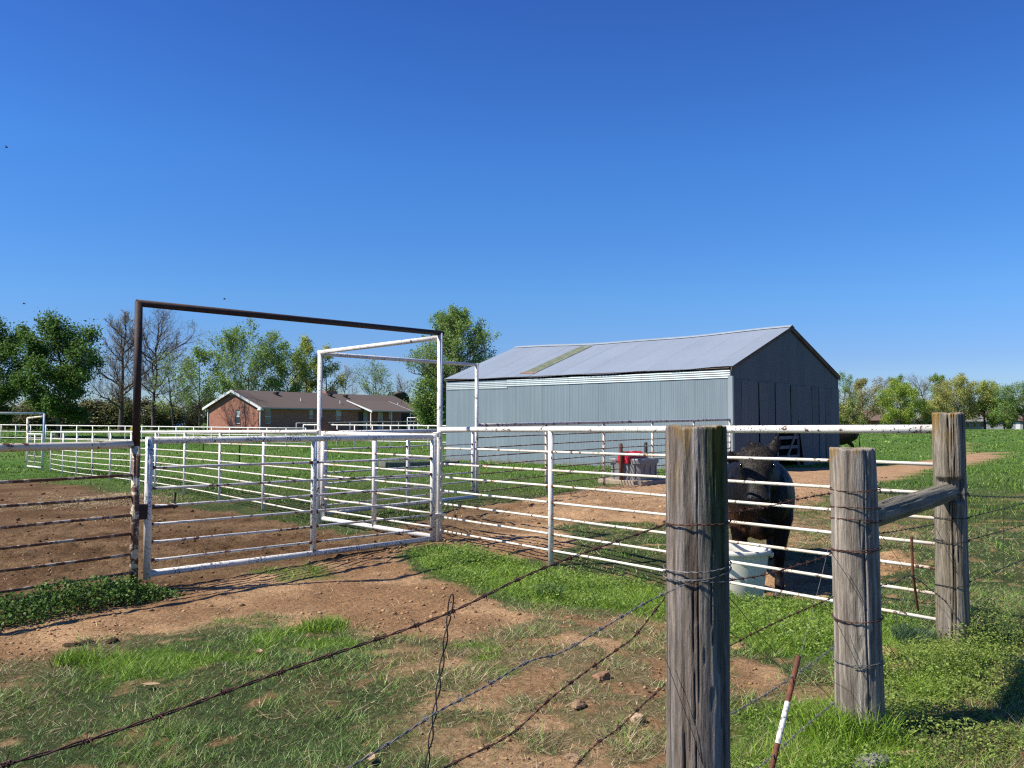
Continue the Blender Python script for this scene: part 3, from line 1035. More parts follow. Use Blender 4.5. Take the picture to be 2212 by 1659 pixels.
    F = np.stack([i0_ + j, i0_ + k2, i0_ + nth + k2, i0_ + nth + j], 2).reshape(-1, 4)
    # top face: rings shrinking to the middle with growth-ring relief
    n0 = len(V)
    topV, topC = [], []
    for q, s in enumerate((0.93, 0.8, 0.62, 0.42, 0.22, 0.05)):
        ring = V[(nz - 1) * nth:(nz) * nth].copy()
        cen = np.array([xy[0] + lx, xy[1] + ly, 0])
        ring[:, :2] = cen[:2] + (ring[:, :2] - cen[:2]) * s
        ring[:, 2] = ztop + (ring[:, 2] - ztop) * s + rs.normal(size=nth) * 0.002
        topV.append(ring)
        topC.append(np.tile(np.array((0.30, 0.26, 0.20)) * (0.75 + 0.5 * rs.random()), (nth, 1)))
    V = np.concatenate([V] + topV)
    C = np.concatenate([C] + topC)
    tf = []
    prev = (nz - 1) * nth
    for q in range(6):
        cur = n0 + q * nth
        tf.append(np.stack([prev + np.arange(nth), prev + (np.arange(nth) + 1) % nth, cur + (np.arange(nth) + 1) % nth, cur + np.arange(nth)], 1))
        prev = cur
    F = np.concatenate([F] + tf)
    return solid('wooden_post', V, F, M['post_wood'], label, 'fence post', 'weathered round wooden posts', smooth=False, col=C, loc=(xy[0], xy[1], 0))


wood_post('thick grey wooden post in the foreground, mossy at its top, nearest to the viewer', P1, 1.578, 0.112, 0.109, 5, 190, 200, (0.0, 0), moss=-1.0, lichen=0.45, base=(0.200, 0.176, 0.150), brown=0.32, ncr=22)
wood_post('shorter grey wooden post wrapped in rusty barbed wire, middle of the three', P2 + np.array([0.01, 0]), 1.455, 0.120, 0.110, 12, 140, 160, (-0.022, 0), 0.0, 0.6, (0.280, 0.246, 0.200), brown=0.22, ncr=24)
wood_post('tall wooden corner post with orange lichen where the white pipe fence ends', P3, 1.652, 0.112, 0.108, 23, 120, 150, (0.0, 0), 0.0, 0.8, (0.250, 0.214, 0.155), notch=(1.10, 0.075, 3.2, 5.2), brown=0.15, ncr=26)

# brace log between the two far posts
V2, F2 = [], []
nL, nS = 60, 44
pa, pb = np.array([P2[0] + 0.075, P2[1] + 0.09, 1.085]), np.array([P3[0] - 0.02, P3[1] - 0.035, 1.085])
P_ = np.linspace(pa, pb, nL)
T_, A_, B_ = frames(P_)
th = np.linspace(0, 2 * np.pi, nS, endpoint=False)
uu = np.linspace(0, np.linalg.norm(pb - pa), nL)[:, None]
nn = vnoise(np.cos(th)[None, :] * 7 + 0 * uu, uu * 2.5, 1, 3)
n2_ = vnoise(np.sin(th)[None, :] * 14 + 0 * uu, uu * 3.5, 1, 4)
rr_ = 0.064 + (nn - 0.5) * 0.008 + (n2_ - 0.5) * 0.005
end = np.minimum(uu, uu[-1] - uu)
rr_ = rr_ * (0.55 + 0.45 * sstep(0.0, 0.05, end))
V = P_[:, None, :] + rr_[..., None] * (np.cos(th)[None, :, None] * A_[:, None, :] + np.sin(th)[None, :, None] * B_[:, None, :])
c = np.array((0.22, 0.20, 0.15)) * (0.65 + 0.7 * nn[..., None]) * (0.7 + 0.6 * n2_[..., None])
Vb, Fb = loft(list(V))
solid('brace_log', Vb, Fb, M['post_wood'], 'round wooden brace log lying level between the middle post and the tall corner post', 'log', smooth=False, col=c.reshape(-1, 3))

# ------------------------------------------------------------------ barbed wire
def onl(A, B, u):
    """forward distance where the line A-B (plan) is seen at photo column u"""
    k = (u - CU) / FPX
    d = B - A
    s = (k * A[1] - A[0]) / (d[0] - k * d[1])
    return A[1] + s * d[1]


BARB = None


def barb_mesh(mat):
    it = []
    for s, a in ((1, 0.3), (-1, 1.8)):
        q = np.array([(0.004 * s, 0.0045 * math.cos(t), 0.0045 * math.sin(t)) for t in np.linspace(0, 2 * math.pi * 1.5, 12)])
        q[:, 0] += np.linspace(-0.004, 0.004, 12)
        e0 = q[0] + np.array([-0.004 * s, -0.016 * math.sin(a), -0.016 * math.cos(a)])
        e1 = q[-1] + np.array([0.004 * s, 0.016 * math.cos(a), 0.016 * math.sin(a)])
        it.append(tube(np.vstack([e0, q, e1]), 0.0011, 5))
    V, F = merge(it)
    me = mesh_data('barb', V, F)
    me.materials.append(mat)
    return me


barbs = {k: barb_mesh(M[k]) for k in ('wire_rust', 'wire_zinc', 'wire_dark')}


def wire(label, pts, mat, r=0.00125, twist=0.09, barb=0.125, wraps=(), name='barbed_wire', cat='wire', group='barbed wire strands', tr=0.0014):
    """pts: 3-D points; two strands wound round each other with barbs; wraps: (post xy, radius, z)"""
    P = spline(np.array(pts), 14)
    seg = np.linalg.norm(np.diff(P, axis=0), axis=1)
    s = np.concatenate([[0], np.cumsum(seg)])
    n = max(8, int(s[-1] / 0.012))
    ss = np.linspace(0, s[-1], n)
    Q = np.stack([np.interp(ss, s, P[:, i]) for i in range(3)], 1)
    T, A, B = frames(Q)
    t = thing(name, label, cat, Q[0], 0, group)
    it = []
    if twist:
        for ph in (0, np.pi):
            a = 2 * np.pi * ss / twist + ph
            it.append(tube(Q + tr * (np.cos(a)[:, None] * A + np.sin(a)[:, None] * B), r, 5))
    else:
        it.append(tube(Q, r, 6))
    V, F = merge(it)
    part('strand', V, F, M[mat], t, smooth=True)
    if barb:
        for b_ in np.arange(barb * (0.3 + 0.5 * random.random()), s[-1], barb):
            i = min(n - 2, int(b_ / s[-1] * (n - 1)))
            o = bpy.data.objects.new('barb', barbs[mat])
            COL.objects.link(o)
            o.parent = t
            o.location = Q[i] - Q[0]
            o.rotation_mode = 'QUATERNION'
            q = Vector(T[i]).to_track_quat('X', 'Z')
            o.rotation_quaternion = q @ Matrix.Rotation(random.random() * 6.28, 4, 'X').to_quaternion()
    for (xy, rad, z, turns, sl) in wraps:
        a = np.linspace(0, 2 * np.pi * turns, int(60 * turns)) + random.random() * 6
        wob = rng.normal(size=len(a)).cumsum() * 0.0008
        W = np.stack([xy[0] + (rad + 0.004) * np.cos(a), xy[1] + (rad + 0.004) * np.sin(a), z + sl * np.sin(a + 1.0) + wob + a * 0.002], 1)
        it = []
        for ph in (0, np.pi):
            b2 = a * rad * 2 * np.pi / 0.06 + ph
            nrm = np.stack([np.cos(a), np.sin(a), 0 * a], 1)
            it.append(tube(W + 0.0018 * (np.cos(b2)[:, None] * nrm + np.sin(b2)[:, None] * np.array([0, 0, 1.0])), r * 1.1, 5))
        V, F = merge(it)
        part('wrap', V, F, M[mat], t, smooth=True)
    return t


def L1(u, v, off=0.0):
    return at(u, v, onl(P1, P2, u) + off)


def L2(u, v, off=0.0):
    return at(u, v, onl(P2, P3, u) + off)


R1, R2, R3 = 0.114, 0.118, 0.114
zz = lambda v, Y: at(0, v, Y)[2]
wire('rusty barbed wire crossing the whole foreground to the bottom left corner, topmost strand', [L1(1437, 1133), L1(1180, 1225), L1(955, 1330), L1(620, 1447), L1(350, 1545), L1(150, 1612), L1(-80, 1678), L1(-300, 1742)],
     'wire_rust', 0.0017, 0.11, 0.125, [(P1, R1, zz(1133, 3.07), 0.6, 0.0)], tr=0.0021)
wire('grey galvanised barbed wire sagging left from the foreground post', [L1(1480, 1262, -0.1), L1(1437, 1282, -.02), L1(1380, 1310), L1(1300, 1358), L1(1215, 1408), L1(1140, 1430), L1(1050, 1482), L1(950, 1535), L1(850, 1600), L1(760, 1655), L1(620, 1740)],
     'wire_zinc', 0.0014, 0.06, 0.125, [(P1, R1, zz(1237, 3.07), 2.2, 0.012), (P1, R1, zz(1252, 3.07), 1.3, -0.012)], tr=0.0017)
wire('brown barbed wire below the grey strand on the left of the foreground post', [L1(1437, 1290), L1(1405, 1332), L1(1365, 1380), L1(1330, 1405), L1(1200, 1500), L1(1100, 1588), L1(960, 1659), L1(830, 1745)],
     'wire_rust', 0.0015, 0.08, 0.125, [], tr=0.0018)
wire('lowest rusty barbed wire at the bottom left of the foreground post', [L1(1437, 1478), L1(1375, 1535), L1(1340, 1570), L1(1285, 1610), L1(1240, 1659), L1(1180, 1735)], 'wire_rust', 0.0015, 0.06, 0.11, [], tr=0.002)
# between foreground and middle posts
wire('rusty barbed wire crossing in front of the cow, topmost between the two nearer posts', [L1(1567, 1108), L1(1650, 1096), L1(1717, 1080), L1(1779, 1068), L1(1796, 1066)], 'wire_rust', 0.0014, 0.07, 0.10,
     [(P2, R2, zz(1066, 4.42), 1.6, 0.006), (P2, R2, zz(1100, 4.42), 0.8, -0.01)])
wire('rusty barbed wire crossing in front of the white bucket', [L1(1567, 1255), L1(1645, 1243), L1(1720, 1222), L1(1782, 1202), L1(1798, 1193)], 'wire_rust', 0.0014, 0.07, 0.10,
     [(P2, R2, zz(1190, 4.42), 1.8, 0.008), (P2, R2, zz(1128, 4.42), 1.1, -0.006)])
wire('rusty barbed wire just below the bucket between the two nearer posts', [L1(1567, 1401), L1(1620, 1372), L1(1683, 1341), L1(1779, 1299), L1(1802, 1288)], 'wire_rust', 0.0013, 0.07, 0.10, [(P2, R2, zz(1336, 4.42), 2.2, 0.010)])
wire('grey barbed wire rising past the leaning rusty pipe', [L1(1568, 1549), L1(1640, 1508), L1(1705, 1467), L1(1788, 1408), L1(1803, 1396)], 'wire_zinc', 0.0013, 0.07, 0.10, [(P2, R2, zz(1432, 4.42), 1.3, 0.004)])
wire('lowest grey barbed wire by the foot of the middle post', [L1(1600, 1690), L1(1678, 1624), L1(1750, 1560), L1(1803, 1517)], 'wire_zinc', 0.0013, 0.07, 0.10, [(P2, R2, zz(1535, 4.42), 1.6, 0.012)])
sm = dict(twist=0, barb=0, name='smooth_wire', group='thin smooth wires', cat='wire')
wire('dark smooth wire slanting down across the foreground post to the leaning pipe', [L1(1480, 1256, -0.125), L1(1566, 1284, -0.09), L1(1640, 1370), L1(1708, 1447)], 'wire_dark', 0.0014, **sm)
wire('second dark smooth wire slanting down to the leaning pipe', [L1(1567, 1359), L1(1640, 1410), L1(1708, 1452)], 'wire_dark', 0.0012, **sm)
wire('thin bright smooth wire running steeply up from the leaning pipe to the middle post', [L1(1728, 1421), L1(1755, 1320), L1(1782, 1215), L1(1797, 1150)], 'wire_zinc', 0.0009, **sm)
wire('thin smooth wire falling left from the leaning pipe to the ground', [L1(1702, 1470), L1(1640, 1570), L1(1560, 1690)], 'wire_dark', 0.0010, **sm)
wire('smooth wire from the leaning pipe to the foot of the middle post, upper one', [L1(1722, 1437), L1(1760, 1450), L1(1806, 1476), L1(1870, 1512, -0.12)], 'wire_dark', 0.0011, **sm)
wire('smooth wire from the leaning pipe to the foot of the middle post, lower one', [L1(1722, 1440), L1(1760, 1472), L1(1800, 1515)], 'wire_dark', 0.0011, **sm)
# between middle and corner posts, and on to the right
wire('dark barbed wire above the brace log behind the middle post', [L2(1888, 1064), L2(1960, 1067), L2(2015, 1070)], 'wire_dark', 0.0014, 0.07, 0.10, [(P3, R3, zz(1071, 6.2), 1.2, 0.0)])
wire('dark barbed wire just below the brace log', [L2(1894, 1153), L2(1950, 1145), L2(2018, 1133)], 'wire_dark', 0.0014, 0.07, 0.10, [])
wire('dark barbed wire from the middle post to the hanging rusty rod', [L2(1898, 1265), L2(1935, 1258), L2(1969, 1245), L2(2025, 1285), L2(2070, 1322)], 'wire_dark', 0.0014, 0.07, 0.10, [])
wire('dark wire crossing from the middle post down to the corner post, steeper one', [L2(1890, 1136), L2(1969, 1246), L2(2050, 1330)], 'wire_dark', 0.0013, **sm)
wire('dark wire crossing up to the right from the hanging rusty rod', [L2(1935, 1345), L2(1975, 1240), L2(2010, 1180), L2(2045, 1121)], 'wire_dark', 0.0012, **sm)
wire('rusty loose wire with a curled end on the weeds right of the middle post', [L2(1895, 1290), L2(1897, 1340), L2(1920, 1395), L2(1960, 1448), L2(1975, 1456), L2(1992, 1440), L2(1998, 1424)], 'wire_rust', 0.0013, **sm)
wire('dark smooth wire slanting down across the face of the middle post, upper one', [at(1797, 1195, 4.31), at(1840, 1262, 4.295), at(1885, 1345, 4.32), at(1905, 1400, 4.40)], 'wire_dark', 0.0014, **sm)
wire('dark smooth wire slanting down across the face of the middle post, lower one', [at(1801, 1330, 4.31), at(1850, 1430, 4.295), at(1890, 1500, 4.32), at(1906, 1530, 4.40)], 'wire_dark', 0.0014, **sm)
wire('dark smooth wire slanting down across the face of the tall corner post', [at(2022, 1140, 6.10), at(2050, 1200, 6.08), at(2082, 1275, 6.11), at(2095, 1320, 6.2)], 'wire_dark', 0.0016, **sm)
wire('dark smooth wire slanting across the lower face of the foreground post', [at(1437, 1420, 3.0), at(1462, 1490, 2.965), at(1495, 1580, 2.955), at(1530, 1690, 2.965)], 'wire_dark', 0.0012, **sm)
DR = (P3 - P2) / np.linalg.norm(P3 - P2)
PR = P3 + DR * 3.2
for v0, v1, lab in ((1071, 1062, 'topmost'), (1121, 1047, 'second'), (1171, 1090, 'third'), (1264, 1150, 'lowest')):
    a_ = at(2050, v0, 6.2)
    b_ = at(2340, v1, PR[1])
    mid_ = (a_ + b_) / 2 + np.array([0, 0, -0.03])
    wire('dark barbed wire leaving the frame to the right of the corner post, %s of four' % lab, [a_ + np.array([0.11, 0.02, 0]), mid_, b_], 'wire_dark', 0.0014, 0.07, 0.11, [(P3, R3, a_[2], 1.1, 0.0)])
wire('thin upright wire stay hanging on the strands at the right edge', [at(2167, 1081, 7.2), at(2167, 1300, 7.2)], 'wire_dark', 0.0013, 0.05, 0, name='wire_stay', group='wire stays', tr=0.002)
# twisted wire stay with a loop at its top
sy = onl(P1, P2, 955) - 0.01
a_, b_ = at(970, 1330, sy), at(915, 1700, sy)
ax = (b_ - a_) / np.linalg.norm(b_ - a_)
Ls = 0.62
s_ = np.linspace(0, Ls, 160)
side = np.cross(ax, [0, 1.0, 0])
side /= np.linalg.norm(side)
st = thing('wire_stay', 'twisted grey wire stay with a loop at its top standing on the foreground wires', 'wire', a_ + ax * Ls, 0, 'wire stays')
it = []
for ph in (0, np.pi):
    a2 = 2 * np.pi * s_ / 0.115 + ph + 0.0015 * np.sin(s_ * 30)
    it.append(tube(a_ + s_[:, None] * ax + 0.0046 * (np.cos(a2)[:, None] * side + np.sin(a2)[:, None] * np.array([0, 1.0, 0])), 0.0019, 6))
lp = np.array([a_ - ax * (0.052 * (1 - math.cos(t))) / 2 * 1.0 + side * 0.0055 * math.sin(t) for t in np.linspace(0, 2 * math.pi, 30)])
V, F = merge(it)
part('twisted_strand', V, F, M['wire_dark'], st, smooth=True)
V, F = tube(lp, 0.0019, 6)
part('loop', V, F, M['wire_dark'], st, smooth=True)

# leaning rusty pipe with a white band
lt, lb = L1(1725, 1418), L1(1650, 1730)
lp_ = thing('leaning_pipe', 'leaning rusty pipe stake with a white painted band in the foreground', 'pipe', (lb[0], lb[1], 0))
dl = (lb - lt)
for f0, f1, mm in ((0, 0.335, 'rust'), (0.335, 0.625, 'gate_pipe'), (0.625, 1.15, 'rust')):
    nm = 'painted_band' if mm == 'gate_pipe' else 'pipe_shaft'
    V, F = tube([lt + dl * f0, lt + dl * f1], 0.0115 if mm == 'rust' else 0.0118, 14)
    part(nm, V, F, M[mm], lp_)
# hanging rusty rod between middle and corner posts
V, F = tube([L2(1969, 1160), L2(1972, 1240), L2(1983, 1318)], 0.0085, 8)
solid('rusty_rod', V, F, M['rust'], 'thin rusty rod hanging upright in the crossed wires before the corner post', 'rod')
# ------------------------------------------------------------------ barn
def galv(name, lo, hi, metal, rough):
    m, nt, N, b = newmat(name)
    a_ = N.new('ShaderNodeAttribute')
    a_.attribute_name = 'tint'
    v = coords(nt)
    vs = coords(nt, (6, 6, 0.35))
    c = ramp(nt, noise(nt, vs, 1.4, 5, 0.6), [(0.3, lo), (0.7, hi)])
    c = mixc(nt, 1.0, c, ramp(nt, noise(nt, v, 0.5, 4), [(0.3, 0.95), (0.7, 1.04)]), 'MULTIPLY')
    c = mixc(nt, ramp(nt, noise(nt, v, 3.5, 6, 0.7), [(0.74, 0), (0.82, 0.35)]), c, (0.46, 0.48, 0.47))
    c = mixc(nt, 1.0, c, a_.outputs['Color'], 'MULTIPLY')
    tcz = N.new('ShaderNodeTexCoord')        # mud splashed on the foot of the sheets
    sz = N.new('ShaderNodeSeparateXYZ')
    nt.links.new(tcz.outputs['Object'], sz.inputs[0])
    mz = N.new('ShaderNodeMath')
    mz.operation = 'MULTIPLY_ADD'
    nt.links.new(noise(nt, v, 3.0, 6, 0.7), mz.inputs[0])
    mz.inputs[1].default_value = 0.9
    nt.links.new(sz.outputs[2], mz.inputs[2])
    c = mixc(nt, ramp(nt, mz.outputs[0], [(0.40, 0.75), (0.62, 0.0)]), c, (0.20, 0.155, 0.11))
    nt.links.new(c, b.inputs['Base Color'])
    b.inputs['Metallic'].default_value = metal
    b.inputs['Roughness'].default_value = rough
    return m


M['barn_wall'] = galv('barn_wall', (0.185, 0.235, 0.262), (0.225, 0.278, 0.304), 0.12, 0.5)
M['barn_gable_shaded'] = galv('barn_gable_shaded', (0.062, 0.076, 0.092), (0.092, 0.107, 0.126), 0.1, 0.6)  # same metal as the side wall, with the gable's shade put into the colour
M['barn_roof'] = galv('barn_roof', (0.240, 0.280, 0.325), (0.270, 0.310, 0.355), 0.1, 0.5)
M['bright_tin'] = galv('bright_tin', (0.33, 0.385, 0.40), (0.41, 0.46, 0.47), 0.15, 0.45)
M['old_board'] = simple('old_board', [(0.3, (0.05, 0.038, 0.03)), (0.7, (0.13, 0.10, 0.08))], 6, 0.9, 0, (1, 1, 0.3))
M['grey_board'] = simple('grey_board', [(0.3, (0.10, 0.105, 0.115)), (0.7, (0.18, 0.185, 0.20))], 8, 0.85)
M['dark_board'] = simple('dark_board', [(0.3, (0.02, 0.018, 0.016)), (0.7, (0.05, 0.045, 0.04))], 5, 0.9)
M['fibreglass'] = simple('fibreglass', [(0.3, (0.10, 0.125, 0.075)), (0.55, (0.17, 0.19, 0.12)), (0.75, (0.30, 0.31, 0.24))], 5, 0.7, 0, (1, 1, 1), 7)
M['rust_sheet'] = simple('rust_sheet', [(0.35, (0.22, 0.10, 0.06)), (0.7, (0.36, 0.22, 0.15))], 10, 0.8)

BW, BL, BHE, BHR = 8.83, 12.64, 3.27, 4.87
BSL = (BHR - BHE) / (BW / 2)
barn = thing('metal_barn', 'grey corrugated metal barn with a sagging pale roof and shade-darkened gable end', 'barn', (6.79, 26.5, 0), math.atan2(0.748, 0.663))
rs = np.random.default_rng(4)


def corr(a0, a1, bot, top, put, period=0.068, amp=0.0048, per=5, rows=2):
    """corrugated sheet between a0 and a1; bot(a), top(a) heights; put(a, depth, h) -> xyz"""
    n = max(4, int((a1 - a0) / period * per))
    a = np.linspace(a0, a1, n + 1)
    dep = amp * np.cos(2 * np.pi * a / period)
    V = []
    for k in range(rows):
        f = k / (rows - 1)
        h = np.array([bot(t) for t in a]) * (1 - f) + np.array([top(t) for t in a]) * f
        V += [put(a[i], dep[i], h[i]) for i in range(n + 1)]
    F = [(k * (n + 1) + i, k * (n + 1) + i + 1, (k + 1) * (n + 1) + i + 1, (k + 1) * (n + 1) + i) for k in range(rows - 1) for i in range(n)]
    return np.array(V, float), F


def sheet(name, V, F, mat, tone, parent=None):
    c = np.tile(np.array(tone, float), (len(V), 1))
    return part(name, V, F, M[mat], parent or barn, smooth=True, col=c, world=False)


def tone(s=0.10, t=0.02):
    g = 1 + (rs.random() * 2 - 1) * s
    return (g * (1 + (rs.random() - .5) * t), g, g * (1 + (rs.random() - .5) * t))


def sag(x, y):
    f = min(1.0, max(0.0, y / BL))
    g = min(1.0, max(0.0, x / (BW / 2)))
    return -0.13 * math.sin(math.pi * f) * g - 0.05 * math.sin(math.pi * f) * (1 - g) + 0.018 * math.sin(y * 2.1 + 1.0) * (1 - g) + 0.012 * math.sin(y * 1.3) * g


# long side facing the corral: upright sheets
ye = np.linspace(0, BL, 21)
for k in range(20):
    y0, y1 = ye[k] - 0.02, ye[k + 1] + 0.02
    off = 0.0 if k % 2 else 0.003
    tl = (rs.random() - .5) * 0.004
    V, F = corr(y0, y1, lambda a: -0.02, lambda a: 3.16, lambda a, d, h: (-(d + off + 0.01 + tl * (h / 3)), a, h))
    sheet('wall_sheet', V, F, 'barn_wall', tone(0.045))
# bright horizontal strip sheets under the eave
for (y0, y1, z0, z1) in ((9.30, BL, 2.82, 3.10), (6.35, 9.30, 2.90, 3.15), (3.25, 6.35, 2.92, 3.17), (0.0, 3.25, 2.92, 3.18)):
    n = int((z1 - z0) / 0.068 * 6)
    zz_ = np.linspace(z0, z1, n + 1)
    V = []
    for y in (y0 + 0.005, y1 - 0.005):
        V += [(-(0.030 + 0.007 * math.cos(2 * math.pi * z / 0.068)), y, z + 0.4 * sag(0, y)) for z in zz_]
    F = [(i, i + 1, n + 2 + i, n + 1 + i) for i in range(n)]
    sheet('eave_strip', V, F, 'bright_tin', tone(0.05))
# far wall and far gable (unseen sides)
V, F = box(BW - 0.02, BW, 0, BL, 0, BHE)
part('wall', V, F, M['barn_wall'], barn, world=False, col=np.ones((8, 3)))
V, F = prism([(0, 0), (BW, 0), (BW, BHE), (BW / 2, BHR - 0.04), (0, BHE)], 'y', BL - 0.03, BL)
part('wall', V, F, M['barn_wall'], barn, world=False, col=np.ones((len(V), 3)))
# near gable: upper sheets, then lower sheets hung proud of them, with gaps
gt_ = lambda a: BHE + BSL * min(a, BW - a) - 0.03
xe = np.linspace(0, BW, 15)
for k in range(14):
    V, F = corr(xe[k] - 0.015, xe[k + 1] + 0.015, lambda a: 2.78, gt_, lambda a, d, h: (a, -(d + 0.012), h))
    sheet('gable_sheet', V, F, 'barn_gable_shaded', tone(0.08))
x = 0.0
gi = 0
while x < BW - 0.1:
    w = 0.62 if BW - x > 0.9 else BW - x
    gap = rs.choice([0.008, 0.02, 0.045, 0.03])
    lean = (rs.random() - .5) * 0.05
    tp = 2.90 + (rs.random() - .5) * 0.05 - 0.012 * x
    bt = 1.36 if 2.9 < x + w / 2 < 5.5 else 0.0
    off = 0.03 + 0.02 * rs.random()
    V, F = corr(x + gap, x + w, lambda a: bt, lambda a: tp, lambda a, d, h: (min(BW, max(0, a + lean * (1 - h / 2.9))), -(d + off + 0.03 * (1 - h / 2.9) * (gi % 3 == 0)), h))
    sheet('gable_sheet', V, F, 'barn_gable_shaded', tone(0.12, 0.05))
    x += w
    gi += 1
# timber gate in the low opening, with a loose leaning sheet beside it
bg = part('stall_gate', *box(3.25, 3.37, -0.03, 0.02, 0.02, 1.40), M['grey_board'], barn, world=False)
part('board', *box(5.0, 5.12, -0.03, 0.02, 0.02, 1.40), M['grey_board'], bg, world=False)
for z in (0.28, 0.62, 0.95, 1.22):
    V, F = box(3.37, 5.0, -0.02, 0.012, z, z + 0.11)
    part('board', V, F, M['grey_board'], bg, world=False)
V, F = prism([(3.9, 0.25), (4.05, 0.25), (4.95, 1.3), (4.80, 1.3)], 'y', -0.055, -0.032)
part('brace_board', V, F, M['grey_board'], bg, world=False)
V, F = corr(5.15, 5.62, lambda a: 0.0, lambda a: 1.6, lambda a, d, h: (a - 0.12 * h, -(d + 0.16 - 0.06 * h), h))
sheet('loose_sheet', V, F, 'barn_gable_shaded', (0.8, 0.82, 0.85))
# roof sheets, both slopes
OV, OG = 0.075, 0.10
ry = np.linspace(-OG, BL + OG, 21)
for side in (0, 1):
    for k in range(20):
        y0, y1 = ry[k] - 0.02, ry[k + 1] + 0.02
        fib = side == 0 and k == 13
        mt = 'fibreglass' if fib else 'barn_roof'

        def put(a, d, h, side=side, k=k):
            xx = h
            z = BHE + BSL * xx + d + (0.0025 if k % 2 else 0.0) + sag(xx, a) + 0.03
            return (xx, a, z) if side == 0 else (BW - xx, a, z)
        if fib:
            V, F = corr(y0, y1, lambda a: -OV, lambda a: BW / 2, put, rows=7, per=4, amp=0.009)
            sheet('roof_sheet', V, F, 'barn_roof', (0.98, 1, 1))
            up = lambda a, d, h: (lambda p: (p[0], p[1], p[2] + 0.010))(put(a, d, h))
            V, F = corr(y0 + 0.05, y1 - 0.06, lambda a: 0.45, lambda a: 4.05, up, rows=7, per=4, amp=0.009)
            part('skylight_panel', V, F, M['fibreglass'], barn, smooth=True, world=False, label='mossy translucent roof panel')
            V, F = corr(y0 + 0.02, y1 + 0.10, lambda a: 0.32, lambda a: 0.50, lambda a, d, h: (lambda p: (p[0], p[1], p[2] + 0.014))(put(a, d, h)), rows=2)
            part('rust_patch', V, F, M['rust_sheet'], barn, smooth=True, world=False)
        else:
            V, F = corr(y0, y1, lambda a: -OV - 0.02 * rs.random(), lambda a: BW / 2, put, rows=7, amp=0.0048, per=4)
            sheet('roof_sheet', V, F, mt, tone(0.022, 0.01))
# ridge cap pieces
for k in range(5):
    y0, y1 = -OG - 0.02 + k * 2.58, -OG + (k + 1) * 2.58
    V = []
    yy = np.linspace(y0, min(y1, BL + OG), 6)
    for y in yy:
        z = BHR + sag(BW / 2, y) + 0.05
        V += [(BW / 2 - 0.20, y, z - 0.20 * BSL + 0.008), (BW / 2, y, z + 0.02), (BW / 2 + 0.20, y, z - 0.20 * BSL + 0.008)]
    F = []
    for i in range(5):
        F += [(i * 3, i * 3 + 1, i * 3 + 4, i * 3 + 3), (i * 3 + 1, i * 3 + 2, i * 3 + 5, i * 3 + 4)]
    sheet('ridge_cap', V, F, 'bright_tin', tone(0.03))
# rake boards on the gable end, eave board, corner trim
for s in (0, 1):
    pts = [(-OV, BHE - BSL * OV - 0.10), (-OV, BHE - BSL * OV + 0.012), (BW / 2, BHR + 0.012), (BW / 2, BHR - 0.10)]
    pts = [(p if s == 0 else BW - p, z) for p, z in pts]
    V, F = prism(pts, 'y', -OG + 0.01, -OG + 0.045)
    part('rake_board', V, F, M['old_board'], barn, world=False)
V, F = box(-0.068, -0.06, 0.0, BL, BHE - 0.05, BHE - 0.022)
part('eave_board', V, F, M['old_board'], barn, world=False)
V, F = merge([box(-0.045, 0.05, -0.092, -0.088, 0, 2.98), box(-0.049, -0.045, -0.092, 0.06, 0, 2.98)])
part('corner_trim', V, F, M['bright_tin'], barn, world=False, col=np.full((16, 3), 0.85))
# floor of earth inside is the ground itself; inner posts seen through the opening
for xx in (2.2, 4.4, 6.6):
    V, F = box(xx - 0.08, xx + 0.08, 2.4, 2.56, 0, 3.2)
    part('inner_post', V, F, M['dark_board'], barn, world=False)

# ------------------------------------------------------------------ brick house
m, nt, N, b = newmat('brick')
tc = N.new('ShaderNodeTexCoord')
sp = N.new('ShaderNodeSeparateXYZ')
nt.links.new(tc.outputs['Object'], sp.inputs[0])
ad = N.new('ShaderNodeMath')
ad.operation = 'ADD'
nt.links.new(sp.outputs[0], ad.inputs[0])
nt.links.new(sp.outputs[1], ad.inputs[1])
cb = N.new('ShaderNodeCombineXYZ')
nt.links.new(ad.outputs[0], cb.inputs[0])
nt.links.new(sp.outputs[2], cb.inputs[1])
bt_ = N.new('ShaderNodeTexBrick')
bt_.inputs['Scale'].default_value = 1.0
bt_.inputs['Brick Width'].default_value = 0.30
bt_.inputs['Row Height'].default_value = 0.10
bt_.inputs['Mortar Size'].default_value = 0.014
bt_.inputs['Color1'].default_value = (0.33, 0.098, 0.056, 1)
bt_.inputs['Color2'].default_value = (0.42, 0.165, 0.105, 1)
bt_.inputs['Mortar'].default_value = (0.36, 0.235, 0.175, 1)
nt.links.new(cb.outputs[0], bt_.inputs['Vector'])
bc = mixc(nt, 1.0, bt_.outputs['Color'], ramp(nt, noise(nt, coords(nt), 5.0, 5, 0.7), [(0.3, 0.72), (0.7, 1.2)]), 'MULTIPLY')
nt.links.new(bc, b.inputs['Base Color'])
b.inputs['Roughness'].default_value = 0.9
M['brick'] = m
M['shingle'] = simple('shingle', [(0.3, (0.090, 0.066, 0.052)), (0.7, (0.145, 0.108, 0.086))], 7, 0.95, 0, (1, 3, 3), 8, 0.4, 30)
M['white_trim'] = simple('white_trim', [(0.3, (0.70, 0.72, 0.70)), (0.7, (0.80, 0.81, 0.79))], 3, 0.5)
M['pale_green'] = simple('pale_green', [(0.3, (0.30, 0.33, 0.31)), (0.7, (0.38, 0.41, 0.39))], 3, 0.6)
M['blind'] = simple('blind', [(0.3, (0.42, 0.45, 0.45)), (0.7, (0.55, 0.57, 0.56))], 4, 0.5)
M['door_dark'] = simple('door_dark', [(0.3, (0.020, 0.022, 0.028)), (0.7, (0.035, 0.037, 0.045))], 4, 0.5)
